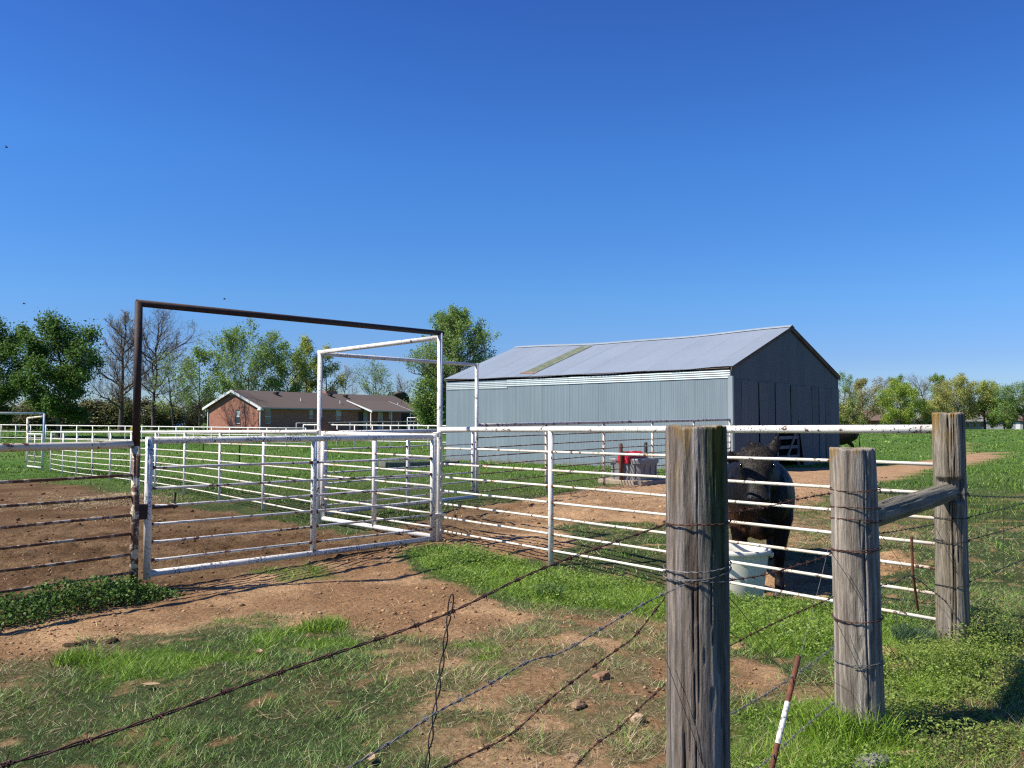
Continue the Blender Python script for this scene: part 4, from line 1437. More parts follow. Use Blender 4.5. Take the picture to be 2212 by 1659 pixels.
M['black_vent'] = simple('black_vent', [(0.3, (0.015, 0.014, 0.013)), (0.7, (0.035, 0.033, 0.03))], 4, 0.6)
m, nt, N, b = newmat('window_glass')
b.inputs['Base Color'].default_value = (0.02, 0.03, 0.035, 1)
b.inputs['Roughness'].default_value = 0.06
b.inputs['Specular IOR Level'].default_value = 0.8
M['glass'] = m

HL, HW, HZE, HZR = 24.2, 7.56, 2.5, 4.065
HS = (HZR - HZE) / (HW / 2)
HB = 0.45
house = thing('brick_house', 'long low red brick house with a brown shingle roof behind the corral', 'house', (-24.34, 82.31, HB), R(57.875))


def hp(name, geo, mat, parent=None, **kw):
    return part(name, geo[0], geo[1], M[mat], parent or house, world=False, **kw)


def gable_poly(w, ze, zr, z0=-0.4):
    return [(0, z0), (w, z0), (w, ze), (w / 2, zr), (0, ze)]


# walls with openings cut by building strips around them
def wall_strips(L, H, holes, axis, y0, y1, z0=-0.4):
    """boxes filling a wall of length L around rectangular holes (a0,a1,z0,z1)"""
    it = []
    xs_ = sorted(set([0, L] + [h[0] for h in holes] + [h[1] for h in holes]))
    for a, c in zip(xs_[:-1], xs_[1:]):
        hs = [h for h in holes if h[0] <= a + 1e-6 and h[1] >= c - 1e-6]
        if not hs:
            it.append((a, c, z0, H))
        else:
            h = hs[0]
            it.append((a, c, z0, h[2]))
            it.append((a, c, h[3], H))
    out = []
    for a, c, p, q in it:
        if q - p > 0.01:
            out.append(box(a, c, y0, y1, p, q) if axis == 'x' else box(y0, y1, a, c, p, q))
    return merge(out)


wins = [(0.7, 1.5, 0.85, 2.22), (6.57, 7.15, 1.32, 2.2), (10.44, 11.32, 1.18, 2.2), (19.05, 19.65, 1.3, 2.15)]
doors = [(13.9, 14.7, 0.05, 2.05), (17.18, 18.09, 0.05, 2.05)]
hp('wall', wall_strips(HL, HZE, wins + doors, 'x', 0.0, 0.22), 'brick')
gw = (2.77, 3.42, 0.83, 2.2)
hp('wall', wall_strips(HW, HZE, [gw], 'y', 0.0, 0.22), 'brick')
hp('gable', prism([(0.0, HZE), (HW, HZE), (HW / 2, HZR - 0.05)], 'x', 0.0, 0.2), 'brick')
hp('gable_vent', prism([(HW / 2 - 0.75, HZR - 0.40), (HW / 2 + 0.75, HZR - 0.40), (HW / 2, HZR - 0.1)], 'x', -0.03, -0.004), 'white_trim')
hp('wall', box(0, HL, HW - 0.2, HW, -0.4, HZE), 'brick')
hp('wall', prism(gable_poly(HW, HZE, HZR - 0.05), 'x', HL - 0.2, HL), 'brick')


def window(a0, a1, z0, z1, face, parent, blind=True):
    """double-hung window: frame, two panes, sill; face 'front' (y=0) or 'gable' (x=0)"""
    def B(a, c, d0, d1, p, q):
        return box(a, c, d0, d1, p, q) if face == 'front' else box(d0, d1, a, c, p, q)
    f = 0.055
    zm = (z0 + z1) / 2
    w = part('window', *merge([B(a0, a0 + f, 0.06, 0.12, z0, z1), B(a1 - f, a1, 0.06, 0.12, z0, z1), B(a0 + f, a1 - f, 0.06, 0.12, z1 - f, z1),
                               B(a0 + f, a1 - f, 0.06, 0.12, z0, z0 + f), B(a0 + f, a1 - f, 0.055, 0.125, zm - 0.025, zm + 0.025)]), M['white_trim'], parent, world=False)
    part('pane', *B(a0 + f, a1 - f, 0.085, 0.095, zm + 0.025, z1 - f), M['blind' if blind else 'glass'], w, world=False)
    part('pane', *B(a0 + f, a1 - f, 0.085, 0.095, z0 + f, zm - 0.025), M['glass'], w, world=False)
    part('sill', *B(a0 - 0.05, a1 + 0.05, -0.05, 0.06, z0 - 0.06, z0), M['brick'], w, world=False)


for k, wn_ in enumerate(wins):
    window(*wn_, 'front', house, blind=(k != 0))
window(*gw, 'gable', house, True)
d1 = hp('door', box(13.9, 14.7, 0.06, 0.11, 0.05, 2.05), 'door_dark')
hp('handle', box(14.58, 14.63, 0.03, 0.06, 0.98, 1.1), 'white_trim', d1)
d2 = hp('door', merge([box(17.18, 17.33, 0.06, 0.11, 0.05, 2.05), box(17.94, 18.09, 0.06, 0.11, 0.05, 2.05), box(17.33, 17.94, 0.06, 0.11, 0.05, 0.75), box(17.33, 17.94, 0.06, 0.11, 1.95, 2.05)]), 'white_trim')
hp('pane', box(17.33, 17.94, 0.075, 0.09, 0.75, 1.95), 'glass', d2)
hp('siding_panel', box(14.75, 15.4, -0.02, -0.003, 0.0, 2.25), 'pale_green')
hp('garage_door', box(21.3, 23.5, -0.015, -0.003, 0.0, 2.0), 'dark_board')
# roof
ovs, ovg = 0.49, 0.29
th_ = 0.10
zf = lambda y: HZE + HS * y
roof = hp('roof', prism([(-ovs, zf(-ovs)), (HW / 2, HZR), (HW + ovs, zf(-ovs)), (HW + ovs, zf(-ovs) + th_), (HW / 2, HZR + th_), (-ovs, zf(-ovs) + th_)], 'x', -ovg, HL + ovg), 'shingle')
for s in (0, 1):
    pts = [(-ovs - 0.01, zf(-ovs) - 0.14), (-ovs - 0.01, zf(-ovs) + th_ + 0.012), (HW / 2, HZR + th_ + 0.012), (HW / 2, HZR - 0.14)]
    pts = [(y if s == 0 else HW - y, z) for y, z in pts]
    hp('rake_board', prism(pts, 'x', -ovg - 0.035, -ovg - 0.003), 'white_trim')
hp('gutter', box(-ovg, 13.75, -ovs - 0.13, -ovs - 0.012, zf(-ovs) - 0.03, zf(-ovs) + 0.09), 'pale_green')
hp('gutter', box(20.95, HL + ovg, -ovs - 0.13, -ovs - 0.012, zf(-ovs) - 0.03, zf(-ovs) + 0.09), 'pale_green')
hp('soffit', box(-ovg + 0.02, HL + ovg - 0.02, -ovs + 0.01, 0.0, zf(-ovs) - 0.02, zf(-ovs) - 0.003), 'pale_green')
hp('downspout', box(-0.02, 0.07, -0.10, -0.01, 0, 2.3), 'white_trim')
hp('downspout', box(-0.10, -0.01, HW - 0.1, HW - 0.02, 0, 2.2), 'white_trim')
hp('eave_box', box(-ovg - 0.06, 0.05, -ovs - 0.02, -0.05, zf(-ovs) - 0.18, zf(-ovs) - 0.025), 'white_trim')
# porch roof carried on posts
pz = lambda y: 2.12 + (3.17 + 0.16 - 2.12) * (y + 2.04) / 3.66
pr = hp('porch_roof', prism([(-2.04, pz(-2.04)), (1.62, pz(1.62)), (1.62, pz(1.62) + 0.06), (-2.04, pz(-2.04) + 0.1)], 'x', 13.8, 20.9), 'shingle')
for xx in (13.76, 20.9):
    hp('rake_board', prism([(-2.10, pz(-2.04) - 0.13), (-2.10, pz(-2.04) + 0.10), (1.62, pz(1.62) + 0.075), (1.62, pz(1.62) - 0.02)], 'x', xx, xx + 0.035), 'white_trim', pr)
hp('gutter', box(13.8, 20.9, -2.16, -2.045, pz(-2.04) - 0.02, pz(-2.04) + 0.10), 'pale_green', pr)
for xx in (13.95, 17.4, 20.75):
    hp('porch_post', box(xx - 0.05, xx + 0.05, -1.85, -1.75, -0.3, pz(-1.8)), 'white_trim')
hp('porch_slab', box(13.7, 21.0, -2.1, -0.004, -0.45, 0.0), 'pale_green')
hp('chimney', box(12.9, 14.7, HW / 2 + 0.1, HW / 2 + 0.9, 3.6, 4.45), 'brick')
hp('chimney_cap', merge([tube([(14.0, HW / 2 + .5, 4.45), (14.0, HW / 2 + .5, 4.75)], 0.10, 10), box(13.8, 14.2, HW / 2 + .3, HW / 2 + .7, 4.76, 4.82)]), 'black_vent')
for xx, yy in ((4.7, 2.9), (12.6, 3.0), (14.8, 2.75)):
    z = zf(yy) + th_
    hp('roof_vent', merge([box(xx - .16, xx + .16, yy - .16, yy + .16, z - 0.08, z + 0.10), box(xx - .21, xx + .21, yy - .24, yy + .18, z + 0.10, z + 0.27)]), 'black_vent')
for xx, yy in ((6.6, 1.3), (12.0, 0.9), (21.5, 0.7)):
    z = zf(yy) + th_
    hp('vent_pipe', tube([(xx, yy, z - 0.05), (xx, yy, z + 0.34)], 0.055, 10), 'white_trim')

# black barbecue on the porch
def hworld(x, y, z):
    c, s = math.cos(R(57.875)), math.sin(R(57.875))
    return np.array([-24.34 + c * x - s * y, 82.31 + s * x + c * y, HB + z])


bq = hworld(16.1, -1.2, 0)
bb = thing('barbecue_grill', 'small black barbecue grill on the porch of the brick house', 'grill', bq)
V, F = loft([circ(0.02, 0.62, 16), circ(0.24, 0.68, 16), circ(0.30, 0.82, 16), circ(0.29, 0.9, 16), circ(0.2, 1.03, 16), circ(0.03, 1.09, 16)])
part('kettle', V, F, M['black_vent'], bb, world=False, smooth=True)
for a in (0.4, 2.5, 4.6):
    V, F = tube([(0.15 * math.cos(a), 0.15 * math.sin(a), 0.68), (0.3 * math.cos(a), 0.3 * math.sin(a), 0)], 0.015, 6)
    part('leg', V, F, M['black_vent'], bb, world=False)
# satellite dish on a pole beyond the house end
sd = at(864, 864, 118.0)
dsh = thing('satellite_dish', 'dark satellite dish on a pole beyond the right end of the brick house', 'dish', (sd[0], sd[1], HB))
V, F = loft([np.array([[r * math.cos(a), -0.25 * (1 - (r / 1.3) ** 2) - 0.0, r * math.sin(a)] for a in np.linspace(0, 2 * math.pi, 24, endpoint=False)]) for r in (0.05, 0.5, 0.9, 1.3)])
V[:, 1] += 0.25
ca = 0.6
Vz = V.copy()
Vz[:, 1], Vz[:, 2] = math.cos(ca) * V[:, 1] - math.sin(ca) * V[:, 2], math.sin(ca) * V[:, 1] + math.cos(ca) * V[:, 2]
part('dish', Vz + np.array([0, 0, sd[2] - HB]), F, M['black_vent'], dsh, world=False, smooth=True)
V, F = tube([(0, 0.3, -0.3), (0, 0.3, sd[2] - HB - 0.2)], 0.06, 8)
part('pole', V, F, M['black_vent'], dsh, world=False)

# ------------------------------------------------------------------ distant houses on the right
M['tan_wall'] = simple('tan_wall', [(0.3, (0.36, 0.31, 0.25)), (0.7, (0.46, 0.41, 0.34))], 2, 0.8)
M['grey_wall'] = simple('grey_wall', [(0.3, (0.22, 0.23, 0.25)), (0.7, (0.32, 0.33, 0.35))], 2, 0.8)
M['white_wall'] = simple('white_wall', [(0.3, (0.62, 0.63, 0.64)), (0.7, (0.74, 0.75, 0.76))], 2, 0.7)
M['brown_roof'] = simple('brown_roof', [(0.3, (0.12, 0.075, 0.06)), (0.7, (0.19, 0.13, 0.105))], 3, 0.9)
M['grey_roof'] = simple('grey_roof', [(0.3, (0.20, 0.19, 0.18)), (0.7, (0.32, 0.31, 0.29))], 3, 0.9)


def small_house(label, u, Y, L, W, ze, zr, rot, wm, rm, chim=False, hip=0.0, name='distant_house', cat='house', base=None):
    z0 = tz((u - CU) / FPX * Y, Y) if base is None else base
    p = np.array([(u - CU) / FPX * Y, Y, z0])
    h = thing(name, label, cat, p, rot, 'distant houses')
    part('wall', *merge([box(-L / 2, L / 2, -W / 2, W / 2, -0.3, ze), prism([(-W / 2, ze), (W / 2, ze), (0, zr - 0.1)], 'x', -L / 2 + hip + 0.02, L / 2 - hip - 0.02)]), M[wm], h, world=False)
    o = 0.5
    zlo = ze - o * (zr - ze) / (W / 2)
    V = [(-L / 2 - o, -W / 2 - o, zlo), (L / 2 + o, -W / 2 - o, zlo), (L / 2 + o, W / 2 + o, zlo), (-L / 2 - o, W / 2 + o, zlo), (-L / 2 - o + hip, 0, zr), (L / 2 + o - hip, 0, zr)]
    V += [(x_, y_, z_ + 0.15) for x_, y_, z_ in V]
    F = [(0, 1, 5, 4), (2, 3, 4, 5), (1, 2, 5), (3, 0, 4), (6, 10, 11, 7), (8, 11, 10, 9), (7, 11, 8), (9, 10, 6), (0, 6, 7, 1), (1, 7, 8, 2), (2, 8, 9, 3), (3, 9, 6, 0)]
    r_ = part('roof', V, F, M[rm], h, world=False)
    if chim:
        part('chimney', *box(-L * 0.42, -L * 0.42 + 0.7, -W * 0.3, -W * 0.3 + 0.7, ze, zr + 0.7), M['brick'], r_, world=False)
    for k in range(3):
        x0 = -L / 2 + L * (0.2 + 0.28 * k)
        w_ = part('window', *box(x0 - 0.06, x0 + 1.06, -W / 2 - 0.03, -W / 2 - 0.005, 0.9, 2.1), M['white_trim'], h, world=False)
        part('pane', *box(x0, x0 + 1.0, -W / 2 - 0.045, -W / 2 - 0.032, 0.96, 2.04), M['glass'], w_, world=False)
    part('door', *box(L * 0.40 - 0.5, L * 0.40 + 0.45, -W / 2 - 0.03, -W / 2 - 0.005, 0, 2.05), M['white_wall'], h, world=False)
    return h


small_house('distant house with a wide brown hipped roof and red brick end beside the barn', 1845, 208, 13, 9, 2.6, 4.9, 0.05, 'brick', 'brown_roof', True, 2.5)
small_house('distant low house with a pale gable under the round yellow green tree', 1940, 214, 9, 8, 2.6, 4.4, 1.2, 'tan_wall', 'grey_roof')
small_house('distant grey shed under the olive trees', 2085, 204, 7, 5, 2.4, 3.8, 0.2, 'grey_wall', 'grey_roof', name='distant_shed', cat='shed')
small_house('distant long grey house with a sloping roof under the trees near the right edge', 2140, 212, 14, 8, 2.6, 4.6, -0.5, 'grey_wall', 'brown_roof')
small_house('small white shed left of the tall corner post, far away under trees', 2003, 205, 3.2, 3, 2.5, 3.4, 0.1, 'white_wall', 'grey_roof', name='distant_shed', cat='shed')
small_house('tiny white building glimpsed between the bare trees left of the brick house', 385, 175, 7, 6, 2.6, 4.2, 0.4, 'white_wall', 'grey_roof', base=0.45)
# ------------------------------------------------------------------ waterer, bucket, feed bunk
M['grey_plastic'] = simple('grey_plastic', [(0.3, (0.175, 0.172, 0.170)), (0.7, (0.235, 0.230, 0.226))], 5, 0.5, 0, (1, 1, 1), 5, 0.1, 80)
M['red_plastic'] = simple('red_plastic', [(0.3, (0.50, 0.012, 0.028)), (0.7, (0.62, 0.025, 0.05))], 4, 0.4)
M['white_plastic'] = simple('white_plastic', [(0.3, (0.54, 0.52, 0.44)), (0.6, (0.67, 0.65, 0.56)), (0.8, (0.72, 0.70, 0.62))], 5, 0.5, 0, (1, 1, 0.5), 6)
M['dark_label'] = simple('dark_label', [(0.3, (0.06, 0.06, 0.055)), (0.7, (0.12, 0.12, 0.11))], 20, 0.5)
M['concrete'] = simple('concrete', [(0.3, (0.27, 0.20, 0.14)), (0.7, (0.40, 0.32, 0.23))], 5, 0.9, 0, (1, 1, 1), 6, 0.2)
M['old_concrete'] = simple('old_concrete', [(0.3, (0.09, 0.09, 0.075)), (0.7, (0.20, 0.19, 0.165))], 5, 0.9, 0, (1, 1, 1), 6, 0.3)
M['yellow'] = simple('yellow', [(0.3, (0.70, 0.52, 0.02)), (0.7, (0.80, 0.62, 0.04))], 5, 0.5)

WX, WY = 3.13, 22.0
wr = thing('cattle_waterer', 'grey plastic cattle waterer with a red saddle cover on a concrete pad', 'waterer', (WX, WY, 0.10), R(48))
wr.scale = (0.86, 0.86, 0.95)
V, F = loft([rrect(1.00, 1.14, 0.20, 0.0, k=8), rrect(1.01, 1.15, 0.22, 0.30, k=8), rrect(1.04, 1.19, 0.23, 0.43, k=8)])
body = part('body', V, F, M['grey_plastic'], wr, world=False, smooth=False)
for s in (-1, 1):
    V, F = loft([rrect(1.10, 0.44, 0.20, 0.43, 0, s * 0.39), rrect(1.11, 0.45, 0.20, 0.53, 0, s * 0.39), rrect(1.07, 0.41, 0.19, 0.56, 0, s * 0.39), rrect(0.90, 0.27, 0.12, 0.56, 0, s * 0.42),
                 rrect(0.86, 0.21, 0.10, 0.44, 0, s * 0.43)])
    part('drinking_bowl', V, F, M['grey_plastic'], wr, world=False)
    for xx in (-0.3, 0.0, 0.3):
        V, F = box(xx - 0.012, xx + 0.012, s * 0.585 - 0.02, s * 0.585 + 0.02, 0.05, 0.40)
        part('rib', V, F, M['grey_plastic'], body, world=False)
for yy in (-0.38, 0.0, 0.38):
    V, F = box(-0.535, -0.51, yy - 0.012, yy + 0.012, 0.05, 0.40)
    part('rib', V, F, M['dark_label'], body, world=False)
# centre column and red saddle: arched section running along the unit
V, F = box(-0.545, 0.5, -0.17, 0.17, 0.0, 0.56)
part('centre_column', V, F, M['grey_plastic'], wr, world=False)
arc = [(-0.19, 0.44)] + [(0.19 * math.cos(a) * -1, 0.60 + 0.15 * math.sin(a)) for a in np.linspace(0.0, math.pi, 12)] + [(0.19, 0.44)]
rings = []
for xx, s, dz in ((-0.585, 0.90, -0.02), (-0.565, 1.0, 0.0), (0.30, 1.0, 0.0), (0.48, 0.92, -0.04), (0.57, 0.70, -0.10)):
    rings.append(np.array([(xx, y * s, 0.44 + (z - 0.44) * (s if s < 1 else 1) + dz * (z > 0.5)) for y, z in arc]))
V, F = loft(rings)
sd_ = part('saddle_cover', V, F, M['red_plastic'], wr, world=False, smooth=False)
for p_ in sd_.data.polygons:
    p_.use_smooth = len(p_.vertices) == 4
V, F = box(-0.598, -0.588, -0.02, 0.02, 0.50, 0.62)
part('latch', V, F, M['dark_label'], sd_, world=False)
V, F = box(-0.12, 0.10, -0.06, 0.06, 0.748, 0.756)
part('sticker', V, F, M['white_plastic'], sd_, world=False)
V, F = loft([rrect(1.50, 1.50, 0.30, -0.18), rrect(1.50, 1.50, 0.30, 0.085), rrect(1.45, 1.45, 0.30, 0.098)])
V = rot2(V, R(48)) + np.array([WX + 0.02, WY + 0.1, 0])
solid('concrete_pad', V, F, M['concrete'], 'tan concrete pad under the cattle waterer', 'concrete pad')
for (u, v0, Y, mm, lab) in ((1341, 957.5, 21.6, 'rust', 'rusty brown pipe bollard in front of the cattle waterer'), (1395, 955, 23.1, 'black_vent', 'black pipe bollard behind the cattle waterer')):
    t_ = at(u, v0, Y)
    V, F = tube([(t_[0], t_[1], -0.2), (t_[0], t_[1], t_[2] - 0.02), (t_[0], t_[1], t_[2] - 0.005), (t_[0], t_[1], t_[2])], [0.047, 0.047, 0.035, 0.012], 14)
    solid('pipe_bollard', V, F, M[mm], lab, 'bollard', 'waterer bollards', smooth=True)

# white bucket
BX, BY = 2.115, 8.04
bk = thing('feed_tub', 'white plastic feed tub standing in front of the black cow behind the pipe fence', 'tub', (BX, BY, tz(BX, BY) - 0.01))
rings = [circ(0.195, 0.0, 48), circ(0.205, 0.02, 48), circ(0.235, 0.25, 48), circ(0.262, 0.43, 48), circ(0.262, 0.435, 48), circ(0.283, 0.437, 48), circ(0.285, 0.475, 48), circ(0.277, 0.487, 48),
         circ(0.262, 0.482, 48), circ(0.250, 0.40, 48), circ(0.195, 0.03, 48)]
V, F = loft(rings)
V = V * 1.05
o = part('shell', V, F, M['white_plastic'], bk, world=False, smooth=True)
for s in (0.15, 3.3):
    V, F = loft([rrect(0.10, 0.03, 0.012, 0.435), rrect(0.13, 0.04, 0.015, 0.45), rrect(0.13, 0.04, 0.015, 0.475)])
    V[:, 1] -= 0.295
    part('handle', rot2(V, s + 1.2), F, M['white_plastic'], bk, world=False)
V, F = [], []
aa = np.linspace(-0.62, -0.38, 6)
for zz_, rr2 in ((0.19, 0.2275), (0.30, 0.242)):
    V += [(rr2 * math.cos(a) + 0.0, rr2 * math.sin(a), zz_) for a in aa]
F = [(i, i + 1, i + 7, i + 6) for i in range(5)]
part('label_sticker', np.array(V) * np.array([1.02, 1.02, 1]), F, M['dark_label'], bk, world=False)

# concrete feed bunk in the pasture
f0, f1 = at(830, 1004, 29.5), at(955, 1002, 30.5)
fb = thing('feed_bunk', 'low dark concrete feed bunk lying in the grass behind the alley gate', 'feed bunk', (f0[0], f0[1], 0), math.atan2(f1[1] - f0[1], f1[0] - f0[0]))
sec = [(-0.32, -0.1), (0.32, -0.1), (0.36, 0.15), (0.30, 0.15), (0.24, 0.03), (-0.24, 0.03), (-0.30, 0.15), (-0.36, 0.15)]
V, F = prism(sec, 'x', 0.0, 2.6)
part('trough', V, F, M['old_concrete'], fb, world=False)
for xx in (-0.08, 2.6):
    V, F = prism([(-0.34, 0), (0.34, 0), (0.37, 0.17), (-0.37, 0.17)], 'x', xx, xx + 0.08)
    part('end_wall', V, F, M['old_concrete'], fb, world=False)

# hay litter on the corral earth
hx, hy = [], []
for (u, v, rx, ry_, n) in ((270, 1080, 0.9, 0.55, 2600), (130, 1093, 0.8, 0.4, 1500), (190, 1075, 1.3, 0.8, 900), (255, 1122, 0.5, 0.2, 500)):
    c_ = gp(u, v)
    hx.append(c_[0] + rng.normal(size=n) * rx * 0.6)
    hy.append(c_[1] + rng.normal(size=n) * ry_)
hx, hy = np.concatenate(hx), np.concatenate(hy)
n = len(hx)
c1, c2 = gp(270, 1080), gp(130, 1093)
mound = 0.16 * np.exp(-(((hx - c1[0]) / 0.6) ** 2 + ((hy - c1[1]) / 0.5) ** 2)) + 0.10 * np.exp(-(((hx - c2[0]) / 0.5) ** 2 + ((hy - c2[1]) / 0.4) ** 2))
V, F, C = blades(hx, hy, gheight(hx, hy) + mound * rng.random(n), 0.02 + 0.03 * rng.random(n), 0.010 + 0.008 * rng.random(n), pick([(0.40, 0.30, 0.16), (0.30, 0.22, 0.12), (0.48, 0.38, 0.22)], n), 5.0)
solid('hay_litter', V, F, M['grass'], 'scattered hay on the brown corral earth behind the rusty fence', 'hay', kind='stuff', col=C)

# straw litter near the waterer and cow
sx, sy = [], []
for (u, v, rx, ry_, n) in ((1330, 1085, 1.6, 1.4, 3500), (1390, 1060, 1.3, 1.4, 2200), (1900, 1065, 1.6, 1.6, 2200), (1760, 1150, 1.0, 0.9, 1500), (1110, 1120, 1.2, 0.9, 1000)):
    c_ = gp(u, v)
    sx.append(c_[0] + rng.normal(size=n) * rx)
    sy.append(c_[1] + rng.normal(size=n) * ry_)
sx, sy = np.concatenate(sx), np.concatenate(sy)
n = len(sx)
V, F, C = blades(sx, sy, gheight(sx, sy) + 0.004, 0.008 + 0.012 * rng.random(n), 0.010 + 0.006 * rng.random(n), pick([(0.46, 0.35, 0.20), (0.36, 0.26, 0.14), (0.55, 0.44, 0.27)], n), 8.0)
solid('straw_litter', V, F, M['grass'], 'pale straw trodden into the earth round the waterer and the cow', 'straw', kind='stuff', col=C)

# ------------------------------------------------------------------ leafy weeds at the left fence
wc0 = np.array([-3.95, 7.1])
wc = thing('weed_clump', 'dark green leafy weed clump at the foot of the rusty left fence', 'weeds', (wc0[0], wc0[1], 0))
n = 13000
u_ = rng.random(n)
s_ = -0.18 + u_ * 3.0
ctr = G1[None, :] + s_[:, None] * dC[None, :] + np.array([[0.17, -0.24]])
w_ = (0.24 + 0.12 * np.clip(s_, 0, 2.5)) * (0.75 + 0.5 * rng.random(n) ** 2)
ang, rad = rng.random(n) * 6.28, np.sqrt(rng.random(n))
px = ctr[:, 0] + np.cos(ang) * rad * w_
py = ctr[:, 1] + np.sin(ang) * rad * w_
hump = 0.55 + 0.9 * fbm(px, py, 3.0, 3, 3)
hmax = (0.23 - 0.18 * rad ** 2) * hump * sstep(-0.25, 0.15, s_)
pz_ = gheight(px, py) + hmax * (1 - (1 - rng.random(n)) ** 2 * 0.9)
V, F, C = leafcloud(np.stack([px, py, pz_], 1), 0.016 + 0.018 * rng.random(n), pick([(0.100, 0.195, 0.032), (0.130, 0.235, 0.040), (0.065, 0.135, 0.026), (0.180, 0.275, 0.060)], n) , 0.5, 0.8)
part('leaves', V, F, M['leaf'], wc, col=C)
k = rng.integers(0, n, 500)
sv, sf, sc = blades(px[k], py[k], gheight(px[k], py[k]), hmax[k], np.full(500, 0.005), pick([(0.06, 0.08, 0.03)], 500), 0.5)
part('stems', sv, sf, M['grass'], wc, col=sc, kind='stuff')

# taller tufts: (label, u, v, radius, blades, height, colour list)
TUFTS = [
    ('grassy tuft with long blades at the foot of the middle wooden post', 1840, 1600, 0.22, 900, 0.20, FRESH),
    ('blue green grass tuft left of the tall corner post', 1975, 1395, 0.16, 500, 0.16, [(0.07, 0.13, 0.06), (0.09, 0.15, 0.07)]),
    ('grass tuft on the worn ground below the pipe fence', 1190, 1285, 0.16, 420, 0.13, [(0.07, 0.14, 0.03), (0.09, 0.17, 0.035)]),
    ('bright grass tuft among bare earth, left of the twisted wire stay', 700, 1360, 0.20, 600, 0.10, FRESH),
    ('small bright grass tuft at the left foreground', 165, 1432, 0.14, 420, 0.10, FRESH),
]
for lab, u, v, rad_, n, hh, cols in TUFTS:
    c_ = gp(u, v)
    x_ = c_[0] + np.clip(rng.normal(size=n), -1.8, 1.8) * rad_ * 0.45
    y_ = c_[1] + np.clip(rng.normal(size=n), -1.8, 1.8) * rad_ * 0.45
    V, F, C = blades(x_, y_, gheight(x_, y_), hh * (0.5 + 0.6 * rng.random(n)), 0.005 + 0.003 * rng.random(n), pick(cols, n), 0.8)
    solid('grass_tuft', V, F, M['grass'], lab, 'grass', 'grass tufts', col=C)
# weedy bushes round the two far posts, broad leaves
for lab, u, v, rx, n, hh in (('weedy green bush at the right of the tall corner post', 2130, 1395, 0.36, 4200, 0.22),
                             ('low weedy bush between the middle post and the corner post', 2030, 1460, 0.66, 11000, 0.14),
                             ('weeds with small leaves in the shade right of the middle post', 1965, 1575, 0.55, 6000, 0.09)):
    c_ = gp(u, v)
    ang, rad = rng.random(n) * 6.28, np.sqrt(rng.random(n))
    x_, y_ = c_[0] + np.cos(ang) * rad * rx, c_[1] + np.sin(ang) * rad * rx * 0.9
    h_ = hh * (1.15 - 1.0 * rad ** 2) * (0.1 + 1.7 * fbm(x_, y_, 5.0, 2, 3)) * (1 - (1 - rng.random(n)) ** 2 * 0.9)
    V, F, C = leafcloud(np.stack([x_, y_, gheight(x_, y_) + h_], 1), 0.0145, pick([(0.25, 0.32, 0.060), (0.31, 0.38, 0.09), (0.17, 0.24, 0.045)], n), 1.3)
    o = thing('weed_bush', lab, 'weeds', (c_[0], c_[1], 0), 0, 'weedy bushes')
    part('leaves', V, F, M['leaf'], o, col=C)
    k = rng.integers(0, n, 160)
    sv, sf, sc = blades(x_[k], y_[k], gheight(x_[k], y_[k]), h_[k] + 0.03, np.full(160, 0.004), pick(GREEN, 160), 0.4)
    part('stems', sv, sf, M['grass'], o, col=sc, kind='stuff')

# ------------------------------------------------------------------ stones, clods and dead leaves one can tell apart
def stone(label, u, v, size, col, seed, flat=0.6, name='stone', cat='stone', lift=0.3):
    rs2 = np.random.default_rng(seed)
    c_ = gp(u, v)
    th = np.linspace(0, np.pi, 12)
    ph = np.linspace(0, 2 * np.pi, 18, endpoint=False)
    T, Pp = np.meshgrid(th, ph, indexing='ij')
    d = np.stack([np.sin(T) * np.cos(Pp), np.sin(T) * np.sin(Pp), np.cos(T)], 2)
    nz_ = 0
    for k in range(7):
        ax_ = rs2.normal(size=3)
        ax_ /= np.linalg.norm(ax_)
        nz_ = nz_ - np.maximum(0, d @ ax_ - 0.55) * 0.75
    rr = 1 + nz_ + (vnoise(d[..., 0] * 4 + seed, d[..., 1] * 4 + d[..., 2] * 3, 1, 2) - 0.5) * 0.25
    V = d * rr[..., None] * np.array([1.0, 0.75, flat]) * size
    rings = [V[i] for i in range(12)]
    V, F = loft(rings)
    V = rot2(V, rs2.random() * 6) + np.array([c_[0], c_[1], float(gheight(np.array([c_[0]]), np.array([c_[1]]))[0]) + size * flat * lift])
    cc = np.array(col)[None, :] * (0.8 + 0.4 * rs2.random((len(V), 1)))
    return solid(name, V, F, M['dirt_clod'], label, cat, 'loose stones', smooth=False, col=cc)


stone('pale tan stone on the ground left of the foreground post', 1378, 1562, 0.060, (0.42, 0.30, 0.19), 3, 0.7)
stone('flat orange sandstone piece behind the middle wooden post', 1922, 1420, 0.13, (0.44, 0.27, 0.15), 5, 0.35)
stone('grey stone at the bottom edge below the middle wooden post', 1885, 1655, 0.13, (0.26, 0.245, 0.22), 8, 0.45)
stone('knobbly brown earth lump beside the twisted wire stay', 1245, 1530, 0.07, (0.31, 0.20, 0.12), 11, 0.5, 'earth_lump', 'earth')
stone('crumbly brown earth lump low in the middle foreground', 1230, 1640, 0.06, (0.32, 0.21, 0.13), 13, 0.35, 'earth_lump', 'earth')
stone('earth lump on the trampled spot left of the foreground post', 1300, 1470, 0.075, (0.27, 0.16, 0.095), 17, 0.5, 'earth_lump', 'earth')
stone('orange brown earth lump seen through the wires right of the foreground post', 1600, 1398, 0.085, (0.36, 0.22, 0.12), 19, 0.35, 'earth_lump', 'earth')
